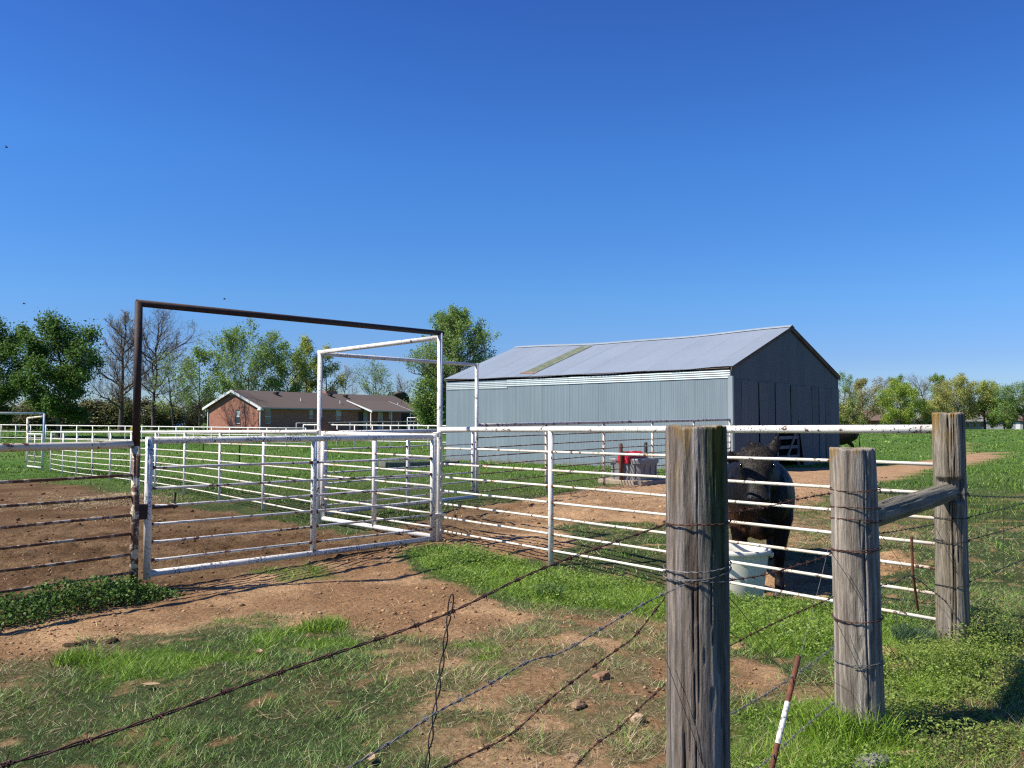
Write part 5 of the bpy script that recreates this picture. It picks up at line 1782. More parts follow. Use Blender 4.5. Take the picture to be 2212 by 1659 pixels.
for k_, (u, v, lab) in enumerate(((150, 1397, 'dark dung pat on the bare strip at the left, leftmost of three'), (187, 1391, 'dark dung pat on the bare strip at the left, middle of three'), (240, 1388, 'dark dung pat on the bare strip at the left, rightmost of three'))):
    stone(lab, u, v, 0.07, (0.06, 0.038, 0.026), 30 + k_, 0.3, 'dung_pat', 'dung')
M['dead_leaf'] = simple('dead_leaf', [(0.3, (0.26, 0.17, 0.09)), (0.7, (0.42, 0.30, 0.17))], 30, 0.8)
for k_, (u, v, s, lab) in enumerate(((325, 1492, 0.055, 'curled tan dead leaf on the grass at the left'), (800, 1660 - 12, 0.05, 'curled tan dead leaf near the bottom edge left of the wire stay'),
                                     (1960, 1640, 0.07, 'orange dead leaf at the bottom right below the middle post'), (560, 1420, 0.05, 'small dead leaf on the bright grass strip'))):
    c_ = gp(u, v)
    t = np.linspace(-1, 1, 9)
    V, F = [], []
    for a in t:
        w = (1 - a * a) * 0.42 + 0.02
        for q in (-1, -0.35, 0.35, 1):
            V.append((a, q * w, 0.35 * abs(q) ** 1.5 * w + 0.18 * a * a))
    for i in range(8):
        for j in range(3):
            F.append((i * 4 + j, i * 4 + j + 1, i * 4 + j + 5, i * 4 + j + 4))
    V = rot2(np.array(V) * s, k_ * 1.7) + np.array([c_[0], c_[1], float(gheight(np.array([c_[0]]), np.array([c_[1]]))[0]) + 0.025])
    solid('dead_leaf', V, F, M['dead_leaf'], lab, 'leaf', 'dead leaves', smooth=True)
# yellow tag on the long fence
ty = at(287, 926, 22.3)
V, F = box(-0.05, 0.05, -0.05, 0.05, -0.05, 0.05)
V, F = loft([rrect(0.10, 0.05, 0.02, -0.05), rrect(0.11, 0.06, 0.02, 0.0), rrect(0.08, 0.05, 0.02, 0.05)])
solid('yellow_insulator', V + ty, F, M['yellow'], 'small yellow insulator on the long fence just left of the dark post', 'insulator')

# flies in the air
M['fly'] = simple('fly', [(0.3, (0.04, 0.04, 0.045)), (0.7, (0.09, 0.09, 0.10))], 50, 0.5)
M['fly_wing'] = simple('fly_wing', [(0.3, (0.20, 0.20, 0.22)), (0.7, (0.30, 0.30, 0.32))], 50, 0.3)
for u, v, Y, lab in ((14, 318, 1.5, 'small fly in the blue sky at the left edge'), (485, 646, 1.7, 'small fly in the sky just above the dark beam'), (52, 656, 1.7, 'small fly in the sky over the big green tree')):
    p_ = at(u, v, Y * 1.45)
    fl_ = thing('fly', lab, 'insect', p_, 0.6, 'flies in the air')
    a = np.linspace(0, 2 * np.pi, 10, endpoint=False)
    rings = [np.stack([np.full(10, x_), r_ * np.cos(a), r_ * np.sin(a)], 1) for x_, r_ in ((-0.004, 0.0004), (-0.003, 0.0013), (-0.001, 0.0017), (0.0005, 0.0012), (0.0015, 0.0015), (0.003, 0.0012), (0.0036, 0.0004))]
    V, F = loft(rings)
    part('body', V, F, M['fly'], fl_, world=False, smooth=True)
    for s in (-1, 1):
        V, F = loft([np.array([(0.001, s * 0.001, 0.001), (-0.001, s * 0.001, 0.0012), (-0.003, s * 0.003, 0.0016), (-0.0035, s * 0.006, 0.002), (-0.001, s * 0.0065, 0.002), (0.0008, s * 0.004, 0.0016)]) + np.array([0, 0, dz]) for dz in (0, 0.0001)])
        part('wing', V, F, M['fly_wing'], fl_, world=False)
# ------------------------------------------------------------------ cows
m, nt, N, b = newmat('cow_hide')
v = coords(nt)
at_ = N.new('ShaderNodeAttribute')
at_.attribute_name = 'tint'
fur = noise(nt, coords(nt, (1, 1, 0.28)), 60.0, 5, 0.65)
c = mixc(nt, 1.0, at_.outputs['Color'], ramp(nt, fur, [(0.3, 0.55), (0.7, 1.5)]), 'MULTIPLY')
nt.links.new(c, b.inputs['Base Color'])
b.inputs['Roughness'].default_value = 0.5
b.inputs['Specular IOR Level'].default_value = 0.2
b.inputs['Sheen Weight'].default_value = 0.0
b.inputs['Sheen Roughness'].default_value = 0.4
bump(nt, b, fur, 0.55, 0.012)
M['cow_hide'] = m
M['cow_eye'] = simple('cow_eye', [(0.3, (0.004, 0.004, 0.004)), (0.7, (0.010, 0.008, 0.007))], 5, 0.08, 0, (1, 1, 1), 2, 0, 40, 0.8)
M['cow_nose'] = simple('cow_nose', [(0.3, (0.010, 0.010, 0.011)), (0.7, (0.024, 0.023, 0.024))], 40, 0.22, 0, (1, 1, 1), 3, 0.3, 90, 0.7)
M['hoof'] = simple('hoof', [(0.3, (0.02, 0.017, 0.014)), (0.7, (0.05, 0.042, 0.035))], 20, 0.6)


def oval(c, T, up, w, h, n=20, sq=2.0):
    T = np.array(T, float)
    T /= np.linalg.norm(T)
    up = np.array(up, float)
    up = up - T * (up @ T)
    up /= np.linalg.norm(up)
    sd = np.cross(up, T)
    a = np.linspace(0, 2 * np.pi, n, endpoint=False)
    ca, sa = np.cos(a), np.sin(a)
    x_ = np.sign(ca) * np.abs(ca) ** (2 / sq)
    y_ = np.sign(sa) * np.abs(sa) ** (2 / sq)
    return np.array(c)[None, :] + x_[:, None] * w * sd + y_[:, None] * h * up


def chain(nodes, up=(0, 1, 0), n=16, sq=2.0):
    """nodes: (x,y,z,w,h) -> closed tapering limb"""
    P = np.array([q[:3] for q in nodes], float)
    T = np.gradient(P, axis=0)
    return loft([oval(P[i], T[i], up, nodes[i][3], nodes[i][4], n, sq) for i in range(len(nodes))])


# trunk along +y (head towards -y), metres, ground at z = 0
items = []
items.append(chain([(0, -0.36, 0.96, 0.06, 0.10), (0, -0.31, 0.96, 0.15, 0.20), (0, -0.20, 0.95, 0.23, 0.29), (0, -0.02, 0.95, 0.275, 0.345), (0, 0.20, 0.94, 0.305, 0.36), (0, 0.50, 0.90, 0.345, 0.385),
                    (0, 0.85, 0.87, 0.375, 0.40), (0, 1.15, 0.89, 0.365, 0.38), (0, 1.40, 0.95, 0.325, 0.335), (0, 1.62, 0.99, 0.275, 0.29), (0, 1.76, 1.0, 0.19, 0.22), (0, 1.82, 1.0, 0.08, 0.10)], (0, 0, 1), 28, 2.2))
# brisket and dewlap
items.append(chain([(0, -0.33, 0.74, 0.03, 0.05), (0, -0.28, 0.72, 0.08, 0.11), (0, -0.14, 0.67, 0.13, 0.13), (0, 0.08, 0.63, 0.15, 0.11), (0, 0.25, 0.60, 0.08, 0.05)], (0, 0, 1), 16))
# neck
items.append(chain([(0.03, 0.10, 1.08, 0.18, 0.22), (0.02, -0.10, 1.10, 0.17, 0.22), (-0.01, -0.30, 1.13, 0.145, 0.20), (-0.035, -0.46, 1.17, 0.12, 0.165), (-0.045, -0.56, 1.19, 0.08, 0.12)], (0, 0, 1), 20))
# head: forehead to muzzle, face nearly upright
hx0 = -0.05
HEAD = [(hx0, -0.500, 1.415, 0.060, 0.03), (hx0, -0.520, 1.385, 0.122, 0.080), (hx0, -0.555, 1.325, 0.142, 0.115), (hx0, -0.585, 1.255, 0.146, 0.125), (hx0, -0.62, 1.19, 0.134, 0.122),
        (hx0, -0.655, 1.12, 0.108, 0.110), (hx0, -0.69, 1.05, 0.098, 0.096), (hx0, -0.72, 0.99, 0.102, 0.088), (hx0, -0.742, 0.94, 0.098, 0.078), (hx0, -0.752, 0.905, 0.060, 0.052), (hx0, -0.755, 0.895, 0.02, 0.02)]
items.append(chain(HEAD, (0, 1, 0.4), 24, 2.3))
# brow ridges, cheeks, muzzle pad
for s in (-1, 1):
    items.append(chain([(hx0 + s * 0.085, -0.625, 1.315, 0.012, 0.012), (hx0 + s * 0.105, -0.63, 1.29, 0.034, 0.030), (hx0 + s * 0.118, -0.625, 1.255, 0.034, 0.030), (hx0 + s * 0.115, -0.62, 1.22, 0.012, 0.012)], (0, 1, 0), 10))
    items.append(chain([(hx0 + s * 0.085, -0.50, 1.22, 0.02, 0.03), (hx0 + s * 0.09, -0.54, 1.16, 0.045, 0.075), (hx0 + s * 0.07, -0.60, 1.06, 0.04, 0.06), (hx0 + s * 0.05, -0.66, 0.97, 0.02, 0.03)], (0, 1, 0), 12))
items.append(chain([(hx0, -0.765, 1.04, 0.04, 0.02), (hx0, -0.785, 1.01, 0.090, 0.038), (hx0, -0.80, 0.975, 0.102, 0.045), (hx0, -0.795, 0.94, 0.085, 0.038), (hx0, -0.785, 0.915, 0.03, 0.02)], (0, 1, 0), 16))
# ears: viewer's left one level, right one pricked up and back
items.append(chain([(hx0 - 0.09, -0.50, 1.325, 0.022, 0.022), (hx0 - 0.14, -0.50, 1.33, 0.050, 0.020), (hx0 - 0.21, -0.505, 1.325, 0.062, 0.018), (hx0 - 0.28, -0.50, 1.315, 0.048, 0.014), (hx0 - 0.335, -0.49, 1.305, 0.010, 0.006)], (0, 1, 0), 12))
items.append(chain([(hx0 + 0.09, -0.49, 1.315, 0.024, 0.024), (hx0 + 0.125, -0.475, 1.345, 0.045, 0.020), (hx0 + 0.155, -0.455, 1.42, 0.055, 0.018), (hx0 + 0.172, -0.44, 1.475, 0.042, 0.014), (hx0 + 0.182, -0.43, 1.525, 0.008, 0.006)], (0, 1, 0), 12))
# front legs
for s, dy in ((-1, 0.03), (1, -0.02)):
    items.append(chain([(s * 0.19, 0.08 + dy, 0.92, 0.10, 0.15), (s * 0.19, 0.05 + dy, 0.74, 0.10, 0.125), (s * 0.175, 0.02 + dy, 0.58, 0.072, 0.085), (s * 0.165, 0.01 + dy, 0.46, 0.058, 0.062), (s * 0.162, 0.0 + dy, 0.39, 0.058, 0.060),
                        (s * 0.16, 0.01 + dy, 0.31, 0.042, 0.044), (s * 0.16, 0.015 + dy, 0.18, 0.039, 0.043), (s * 0.16, 0.0 + dy, 0.12, 0.046, 0.048), (s * 0.16, -0.02 + dy, 0.06, 0.042, 0.045), (s * 0.16, -0.03 + dy, 0.045, 0.04, 0.045)], (0, 1, 0), 16))
# hind legs: knee high against the belly, hock pointing back
for s, dy in ((-1, 0.0), (1, -0.10)):
    items.append(chain([(s * 0.17, 1.52 + dy, 1.00, 0.12, 0.22), (s * 0.19, 1.46 + dy, 0.84, 0.12, 0.20), (s * 0.19, 1.42 + dy, 0.70, 0.095, 0.14), (s * 0.185, 1.52 + dy, 0.58, 0.068, 0.09), (s * 0.18, 1.62 + dy, 0.49, 0.050, 0.065),
                        (s * 0.178, 1.64 + dy, 0.43, 0.046, 0.058), (s * 0.175, 1.61 + dy, 0.32, 0.037, 0.045), (s * 0.175, 1.59 + dy, 0.18, 0.037, 0.043), (s * 0.175, 1.56 + dy, 0.12, 0.044, 0.048), (s * 0.175, 1.54 + dy, 0.06, 0.042, 0.045), (s * 0.175, 1.53 + dy, 0.045, 0.04, 0.045)], (0, 1, 0), 16))
# tail
items.append(chain([(0.0, 1.72, 1.20, 0.04, 0.04), (0.01, 1.82, 1.16, 0.030, 0.030), (0.02, 1.87, 1.0, 0.022, 0.022), (0.02, 1.88, 0.75, 0.018, 0.018), (0.02, 1.89, 0.55, 0.030, 0.030), (0.02, 1.90, 0.40, 0.022, 0.022), (0.02, 1.90, 0.33, 0.006, 0.006)], (1, 0, 0), 10))
# poll tuft
items.append(chain([(hx0 - 0.01, -0.50, 1.38, 0.075, 0.05), (hx0 - 0.015, -0.50, 1.42, 0.055, 0.045), (hx0 - 0.03, -0.505, 1.45, 0.025, 0.025), (hx0 - 0.04, -0.51, 1.475, 0.006, 0.006)], (0, 1, 0), 10))
V, F = merge(items)
tmp = bpy.data.objects.new('cow_raw', mesh_data('cow_raw', V, F))
COL.objects.link(tmp)
rm_ = tmp.modifiers.new('r', 'REMESH')
rm_.mode = 'VOXEL'
rm_.voxel_size = 0.0155
sm_ = tmp.modifiers.new('s', 'SMOOTH')
sm_.factor = 0.5
sm_.iterations = 5
dg = bpy.context.evaluated_depsgraph_get()
ev = tmp.evaluated_get(dg)
cme = bpy.data.meshes.new_from_object(ev)
bpy.data.objects.remove(tmp)
cme.name = 'body'
nv = len(cme.vertices)
cv = np.zeros(nv * 3)
cme.vertices.foreach_get('co', cv)
cv = cv.reshape(-1, 3)
black, brown_, sunlit_tone = np.array((0.0085, 0.0072, 0.0068)), np.array((0.060, 0.024, 0.010)), np.array((0.032, 0.026, 0.020))
chest = sstep(0.95, 0.72, cv[:, 2]) * sstep(0.45, 0.55, cv[:, 2]) * sstep(0.30, -0.05, cv[:, 1]) * sstep(0.3, 0.6, fbm(cv[:, 0], cv[:, 2], 7, 2, 3)) * sstep(0.02, -0.12, cv[:, 0])
flank = sstep(-0.1, 0.1, cv[:, 1]) * sstep(0.35, 0.7, fbm(cv[:, 1], cv[:, 2], 5, 3, 4)) * 0.25
poll = sstep(1.20, 1.30, cv[:, 2]) * sstep(-0.42, -0.47, cv[:, 1]) * 0.85
face = sstep(1.0, 1.08, cv[:, 2]) * sstep(1.3, 1.2, cv[:, 2]) * sstep(-0.55, -0.62, cv[:, 1]) * sstep(0.09, 0.03, np.abs(cv[:, 0] - hx0)) * 0.55
poll = poll * sstep(0.19, 0.12, np.abs(cv[:, 0] - hx0))
cc = black[None, :] + brown_[None, :] * (chest + flank)[:, None] + sunlit_tone[None, :] * np.maximum(poll, face)[:, None]  # sunlight on forehead and nose bridge is painted into the tint
ca_ = cme.color_attributes.new('tint', 'FLOAT_COLOR', 'POINT')
c4 = np.ones((nv, 4))
c4[:, :3] = cc
ca_.data.foreach_set('color', c4.ravel())
cme.materials.clear()
cme.materials.append(M['cow_hide'])
cme.polygons.foreach_set('use_smooth', np.ones(len(cme.polygons), dtype=bool))


# coat: short hairs lying down the body, longer and curlier on the forehead
cn = np.zeros(nv * 3)
cme.vertices.foreach_get('normal', cn)
cn = cn.reshape(-1, 3)
eyed = np.minimum(np.linalg.norm(cv - np.array([hx0 - 0.125, -0.648, 1.258]), axis=1), np.linalg.norm(cv - np.array([hx0 + 0.125, -0.648, 1.258]), axis=1))
muz = (cv[:, 2] < 1.035) & (cv[:, 1] < -0.68)
cand = np.where((cv[:, 1] < 0.9) & (cv[:, 2] > 0.30) & ~muz & (eyed > 0.038))[0]
hi_ = cand[rng.integers(0, len(cand), 34000)]
hp_, hn_ = cv[hi_], cn[hi_]
top_ = sstep(1.24, 1.34, hp_[:, 2]) * sstep(-0.40, -0.46, hp_[:, 1])
flow = np.array([0, 0.25, -1.0])[None, :] + rng.normal(size=hp_.shape) * (0.30 + 0.35 * top_)[:, None]
flow = flow - hn_ * (flow * hn_).sum(1)[:, None]
flow /= np.linalg.norm(flow, axis=1)[:, None] + 1e-9
hl_ = (0.018 + 0.022 * rng.random(len(hp_))) * np.where(hp_[:, 1] < -0.43, 0.55, 1.0) * (1 + 0.9 * top_ * (np.abs(hp_[:, 0] - hx0) < 0.12))
tip_ = hp_ + flow * hl_[:, None] + hn_ * (hl_ * (0.16 + 0.10 * top_))[:, None]
sd_h = np.cross(flow, hn_) * (0.0030 + 0.002 * rng.random((len(hp_), 1)))
HV = np.stack([hp_ - sd_h, hp_ + sd_h, tip_], 1).reshape(-1, 3)
HF = np.arange(len(HV)).reshape(-1, 3)
HC = np.repeat(cc[hi_] * (0.55 + 0.7 * rng.random((len(hp_), 1)) ** 2), 3, 0)
M['cow_hair'] = tinted('cow_hair', 0.5, 0.0, 0.15, 0.0, 60, 0.0)
hair_me = mesh_data('hair', HV, HF, HC)
hair_me.materials.append(M['cow_hair'])


def make_cow(label, loc, rotz):
    t = thing('cow', label, 'cow', loc, rotz, 'black cows')
    o = bpy.data.objects.new('body', cme)
    COL.objects.link(o)
    o.parent = t
    o = bpy.data.objects.new('hair', hair_me)
    COL.objects.link(o)
    o.parent = t
    for s in (-1, 1):
        a = np.linspace(0, 2 * np.pi, 12, endpoint=False)
        rings = [np.stack([hx0 + s * (0.126 + 0.022 * math.cos(q)) + 0 * a, -0.652 + 0.025 * math.sin(q) * np.cos(a), 1.258 + 0.022 * math.sin(q) * np.sin(a)], 1) for q in np.linspace(0.15, 1.5, 6)]
        V, F = loft(rings)
        part('eye', V, F, M['cow_eye'], t, smooth=True, world=False)
        rings = [np.array([(hx0 + s * 0.046 + rr * 1.1 * math.cos(q), -0.836 + dd_, 0.985 + rr * 0.75 * math.sin(q)) for q in a]) for rr, dd_ in ((0.022, 0.012), (0.018, 0.001), (0.010, 0.006), (0.004, 0.016))]
        V, F = loft(rings)
        part('nostril', V, F, M['cow_nose'], t, smooth=True, world=False)
    n = 420
    a, r_ = rng.random(n) * 6.28, np.sqrt(rng.random(n))
    X_, Y_ = hx0 + np.cos(a) * r_ * 0.115, -0.53 + np.sin(a) * r_ * 0.055
    Z_ = 1.425 - 0.075 * r_ ** 2 - 0.3 * np.maximum(0, -0.53 - Y_)
    V, F, C = blades(X_, Y_, Z_, 0.022 + 0.035 * rng.random(n), np.full(n, 0.008), pick([(0.035, 0.028, 0.022), (0.02, 0.016, 0.013), (0.055, 0.044, 0.033)], n), 1.0)
    part('forelock', V, F, M['grass'], t, world=False, col=C)
    for (x_, y_) in ((-0.16, 0.0), (0.16, -0.05), (-0.175, 1.53), (0.175, 1.43)):
        V, F = merge([loft([rrect(0.050, 0.11, 0.02, 0.0, x_ + d_, y_ - 0.02), rrect(0.050, 0.10, 0.02, 0.03, x_ + d_, y_ - 0.012), rrect(0.040, 0.075, 0.018, 0.07, x_ + d_ * 0.8, y_ + 0.0)]) for d_ in (-0.027, 0.027)])
        part('hoof', V, F, M['hoof'], t, world=False)
    return t


make_cow('black cow with sunlit-tinted forehead and reddish chest facing the camera behind the pipe fence', (2.50, 8.66, -0.155), R(-13)).scale = (1.13, 1.05, 1.06)
make_cow('black cow mostly hidden behind the right corner of the barn', (13.55, 38.0, 0.0), R(-90))
# ------------------------------------------------------------------ trees
def tubes_np(P, r, seg):
    """P (m,n,3) polylines, r (m,n) radii -> quads"""
    m_, n_, _ = P.shape
    T = np.gradient(P, axis=1)
    T /= np.linalg.norm(T, axis=2)[..., None] + 1e-9
    ref = np.where(np.abs(T[..., 2:3]) > 0.9, np.array([1.0, 0, 0]), np.array([0, 0, 1.0]))
    A = np.cross(T, ref)
    A /= np.linalg.norm(A, axis=2)[..., None] + 1e-9
    B = np.cross(A, T)
    a = np.linspace(0, 2 * np.pi, seg, endpoint=False)
    V = P[:, :, None, :] + r[:, :, None, None] * (np.cos(a)[None, None, :, None] * A[:, :, None, :] + np.sin(a)[None, None, :, None] * B[:, :, None, :])
    base = (np.arange(m_) * n_ * seg)[:, None, None] + (np.arange(n_ - 1) * seg)[None, :, None]
    j = np.arange(seg)[None, None, :]
    k = (j + 1) % seg
    F = np.stack([base + j, base + k, base + seg + k, base + seg + j], 3).reshape(-1, 4)
    return V.reshape(-1, 3), F


def bez(S, C, E, n):
    t = np.linspace(0, 1, n)[None, :, None]
    return (1 - t) ** 2 * S[:, None] + 2 * t * (1 - t) * C[:, None] + t ** 2 * E[:, None]


PROF = {
    'round': lambda h: np.sqrt(np.clip(1 - (2 * h - 1) ** 2, 0, 1)) ** 0.8,
    'oval': lambda h: np.clip(np.sin(np.pi * np.clip(h, 0, 1) ** 0.8), 0, 1) ** 0.7,
    'cone': lambda h: np.clip((1 - h) ** 0.75 * sstep(-0.05, 0.25, h) + 0.06, 0, 1),
    'vase': lambda h: np.clip(0.35 + 0.75 * h ** 0.7, 0, 1) * np.sqrt(np.clip(1 - h ** 5, 0, 1)),
}


def make_tree(name, label, u, Y, vtop, spread, prof='round', crown=0.25, trunk_r=0.2, k=(12, 12, 9), tips=0, leaves=5000, lsize=0.22, cols=None, seed=1, lean=0.0, fork=0.35, clump=0.30,
              group='trees', stems=1, twigmat='twig', up=0.35, inner=0.3, barkmat='bark', base=None):
    rs = np.random.default_rng(seed)
    X = (u - CU) / FPX * Y
    z0 = tz(X, Y) if base is None else base
    H = at(u, vtop, Y)[2] - z0
    t = thing(name, label, 'tree', (X, Y, z0), 0, group)
    zc = crown * H
    pf = PROF[prof]
    k1, k2, k3 = k
    # trunk(s)
    nt_ = 9
    tp = []
    for s in range(stems):
        a = rs.random() * 6.28
        off = (0.0 if stems == 1 else spread * 0.35)
        zz = np.linspace(-0.2, H * (0.80 if prof in ('cone', 'oval') else 0.62), nt_)
        f = np.clip(zz / H, 0, 1)
        wob = np.cumsum(rs.normal(size=(nt_, 2)) * H * 0.012, axis=0) * f[:, None]
        tp.append(np.stack([lean * f * H + np.cos(a) * off * f + wob[:, 0], np.sin(a) * off * f + wob[:, 1], zz], 1))
    TP = np.array(tp)
    fr_ = np.linspace(0, 1, nt_)
    TR = np.tile((trunk_r / (stems ** 0.6) * (1 - 0.80 * fr_) * (1 + 0.5 * np.exp(-fr_ * 18)))[None, :], (stems, 1))
    V0, F0 = tubes_np(TP, TR, 8)
    # limbs
    n1 = k1
    hh = (np.arange(n1) + rs.random(n1)) / n1
    hh = np.clip(hh ** 0.85, 0.02, 0.99)
    az = np.arange(n1) * 2.399 + rs.random(n1) * 0.8
    rr = spread * pf(hh) * (0.62 + 0.30 * rs.random(n1))
    E = np.stack([rr * np.cos(az) + lean * H * (crown + hh * (1 - crown)), rr * np.sin(az), zc + hh * (H - zc) * 0.93], 1)
    si = rs.integers(0, stems, n1)
    zs = np.clip(E[:, 2] - (0.35 + 0.5 * rs.random(n1)) * rr - 0.05 * H, H * min(fork, crown + 0.1) * (0.6 + 0.4 * rs.random(n1)), None)
    zs = np.minimum(zs, TP[0, -1, 2] * 0.98)
    S = np.stack([[np.interp(zs[i], TP[si[i], :, 2], TP[si[i], :, q]) for i in range(n1)] for q in range(3)], 1)
    D = E - S
    L = np.linalg.norm(D, axis=1)
    C = S + D * 0.5 + np.stack([0 * L, 0 * L, (0.04 - 0.16 * (rs.random(n1) < 0.75)) * L], 1) + rs.normal(size=(n1, 3)) * L[:, None] * 0.06
    P1_ = bez(S, C, E, 8)
    P1_[:, 1:-1] += rs.normal(size=(n1, 6, 3)) * (L * 0.018)[:, None, None]
    r1 = (trunk_r / stems ** 0.6 * 0.42 * (L / L.max()) ** 0.6)[:, None] * (1 - 0.82 * np.linspace(0, 1, 8))[None, :]
    V1, F1 = tubes_np(P1_, r1, 5)

    def children(P, L, r, kk, lf, t0, spreadang, npts):
        m_ = len(P)
        n_ = P.shape[1]
        tt = t0 + (1 - t0) * (np.tile(np.arange(kk), m_) + rs.random(m_ * kk)) / kk
        pi = np.repeat(np.arange(m_), kk)
        q = tt * (n_ - 1)
        i = np.clip(q.astype(int), 0, n_ - 2)
        f = (q - i)[:, None]
        S = P[pi, i] * (1 - f) + P[pi, i + 1] * f
        T = P[pi, i + 1] - P[pi, i]
        T /= np.linalg.norm(T, axis=1)[:, None] + 1e-9
        rnd = rs.normal(size=S.shape)
        rnd -= T * (rnd * T).sum(1)[:, None]
        rnd /= np.linalg.norm(rnd, axis=1)[:, None] + 1e-9
        d = T * (1 - spreadang) + rnd * spreadang + np.array([0, 0, up])
        d /= np.linalg.norm(d, axis=1)[:, None]
        LL = L[pi] * lf * (1.15 - 0.75 * tt) * (0.6 + 0.8 * rs.random(len(pi)))
        E = S + d * LL[:, None]
        C = S + d * (LL * 0.5)[:, None] + rs.normal(size=S.shape) * (LL * 0.10)[:, None]
        P2 = bez(S, C, E, npts)
        rb = np.interp(tt, [0, 1], [1, 0.35]) * r[pi] * 0.45
        R2_ = rb[:, None] * (1 - 0.75 * np.linspace(0, 1, npts))[None, :]
        return P2, R2_, LL, rb
    P2_, r2, L2_, rb2 = children(P1_, L, r1[:, 0], k2, 0.55, 0.22, 0.55, 5)
    V2, F2 = tubes_np(P2_, r2, 4)
    P3_, r3, L3_, rb3 = children(P2_, L2_, r2[:, 0], k3, 0.55, 0.15, 0.55, 3)
    V3, F3 = tubes_np(P3_, np.maximum(r3, 0.004), 3)
    VV = np.concatenate([V0, V1, V2])
    FF = np.concatenate([F0, F1 + len(V0), F2 + len(V0) + len(V1)])
    part('trunk', VV, FF, M[barkmat], t, smooth=True, world=False)
    tw = [(V3, F3)]
    src = P3_[:, 1:].reshape(-1, 3)
    if tips:
        P4_, r4, L4_, _ = children(P3_, np.maximum(L3_, 0.25), np.maximum(r3[:, 0], 0.006), tips, 0.75, 0.1, 0.5, 3)
        # flat ribbons for the finest twigs
        side = rs.normal(size=(len(P4_), 1, 3))
        side /= np.linalg.norm(side, axis=2)[..., None]
        w = np.array([0.0065, 0.0048, 0.002])[None, :, None]
        Vr = np.stack([P4_ - side * w, P4_ + side * w], 2).reshape(-1, 3)
        bs = (np.arange(len(P4_)) * 6)[:, None] + np.array([0, 2])[None, :]
        bs = bs.ravel()
        Fr = np.stack([bs, bs + 1, bs + 3, bs + 2], 1)
        tw.append((Vr, Fr))
        src = np.concatenate([src, P4_[:, 1:].reshape(-1, 3)])
    VT = np.concatenate([q[0] for q in tw])
    FT = np.concatenate([tw[0][1]] + ([tw[1][1] + len(tw[0][0])] if len(tw) > 1 else []))
    part('twigs', VT, FT, M[twigmat], t, world=False)
    if leaves:
        i = rs.integers(0, len(src), leaves)
        P = src[i] + rs.normal(size=(leaves, 3)) * clump
        P = P[P[:, 2] > 0.15]
        cc = np.array(cols)[rs.integers(0, len(cols), len(P))] * (0.8 + 0.4 * rs.random((len(P), 1)))
        V, F, Cc = leafcloud(P, lsize, cc, 0.3)
        part('crown', V, F, M['leaf'], t, world=False, col=Cc)
    return t


MAPLE = [(0.110, 0.211, 0.034), (0.086, 0.164, 0.028), (0.141, 0.250, 0.044), (0.070, 0.133, 0.026)]
SPRING = [(0.207, 0.328, 0.066), (0.251, 0.372, 0.083), (0.164, 0.273, 0.062), (0.284, 0.383, 0.110)]
YELLOW = [(0.429, 0.462, 0.097), (0.365, 0.419, 0.086), (0.494, 0.494, 0.129), (0.300, 0.354, 0.075)]
OLIVE = [(0.438, 0.423, 0.116), (0.365, 0.380, 0.106), (0.512, 0.482, 0.146), (0.292, 0.335, 0.089)]
LIME = [(0.337, 0.448, 0.063), (0.281, 0.393, 0.056), (0.393, 0.483, 0.085), (0.224, 0.325, 0.049)]
BUD = [(0.374, 0.269, 0.175), (0.305, 0.234, 0.140), (0.352, 0.340, 0.118)]
DARKG = [(0.127, 0.216, 0.056), (0.165, 0.267, 0.072), (0.101, 0.173, 0.046)]
BRUSH = [(0.146, 0.166, 0.055), (0.195, 0.205, 0.068), (0.117, 0.137, 0.051), (0.176, 0.137, 0.078)]
GL, GR = 'trees behind the corral on the left', 'far tree line on the right'
# left group
make_tree('maple_tree', 'big dense green tree at the left edge, right one of the leafy pair', 128, 62, 682, 3.5, 'round', 0.14, 0.22, (16, 14, 9), 0, 28350, 0.155, MAPLE, 11, group=GL, clump=0.24, up=0.5)
make_tree('maple_tree', 'big dense green tree at the left edge, left one of the leafy pair', -20, 64, 686, 3.9, 'round', 0.14, 0.24, (16, 14, 9), 0, 26460, 0.155, MAPLE, 12, group=GL, clump=0.24, up=0.5)
make_tree('bare_tree', 'tall bare tree with reddish buds just left of the dark post', 262, 78, 655, 3.7, 'oval', 0.20, 0.26, (20, 12, 8), 6, 2200, 0.11, BUD, 21, group=GL, up=0.45)
make_tree('bare_tree', 'tall bare spreading tree seen through the dark gate frame', 332, 81, 662, 4.8, 'vase', 0.30, 0.22, (17, 12, 8), 6, 1200, 0.11, BUD, 22, lean=0.03, group=GL, up=0.3)
make_tree('bare_tree', 'small forked bare tree with sparse new leaves left of the brick house', 378, 74, 752, 2.9, 'vase', 0.18, 0.15, (10, 10, 8), 2, 2100, 0.13, SPRING, 23, group=GL, stems=2)
make_tree('bare_tree', 'leafing slender tree between the bare trees and the brick house', 432, 98, 742, 3.4, 'oval', 0.25, 0.12, (13, 11, 7), 0, 5880, 0.19, SPRING, 24, group=GL)
make_tree('bare_tree', 'small bare tree whose shadow falls on the brick gable', 405, 80.0, 822, 2.4, 'vase', 0.15, 0.10, (11, 10, 7), 2, 0, 0.1, None, 27, group=GL, stems=3)
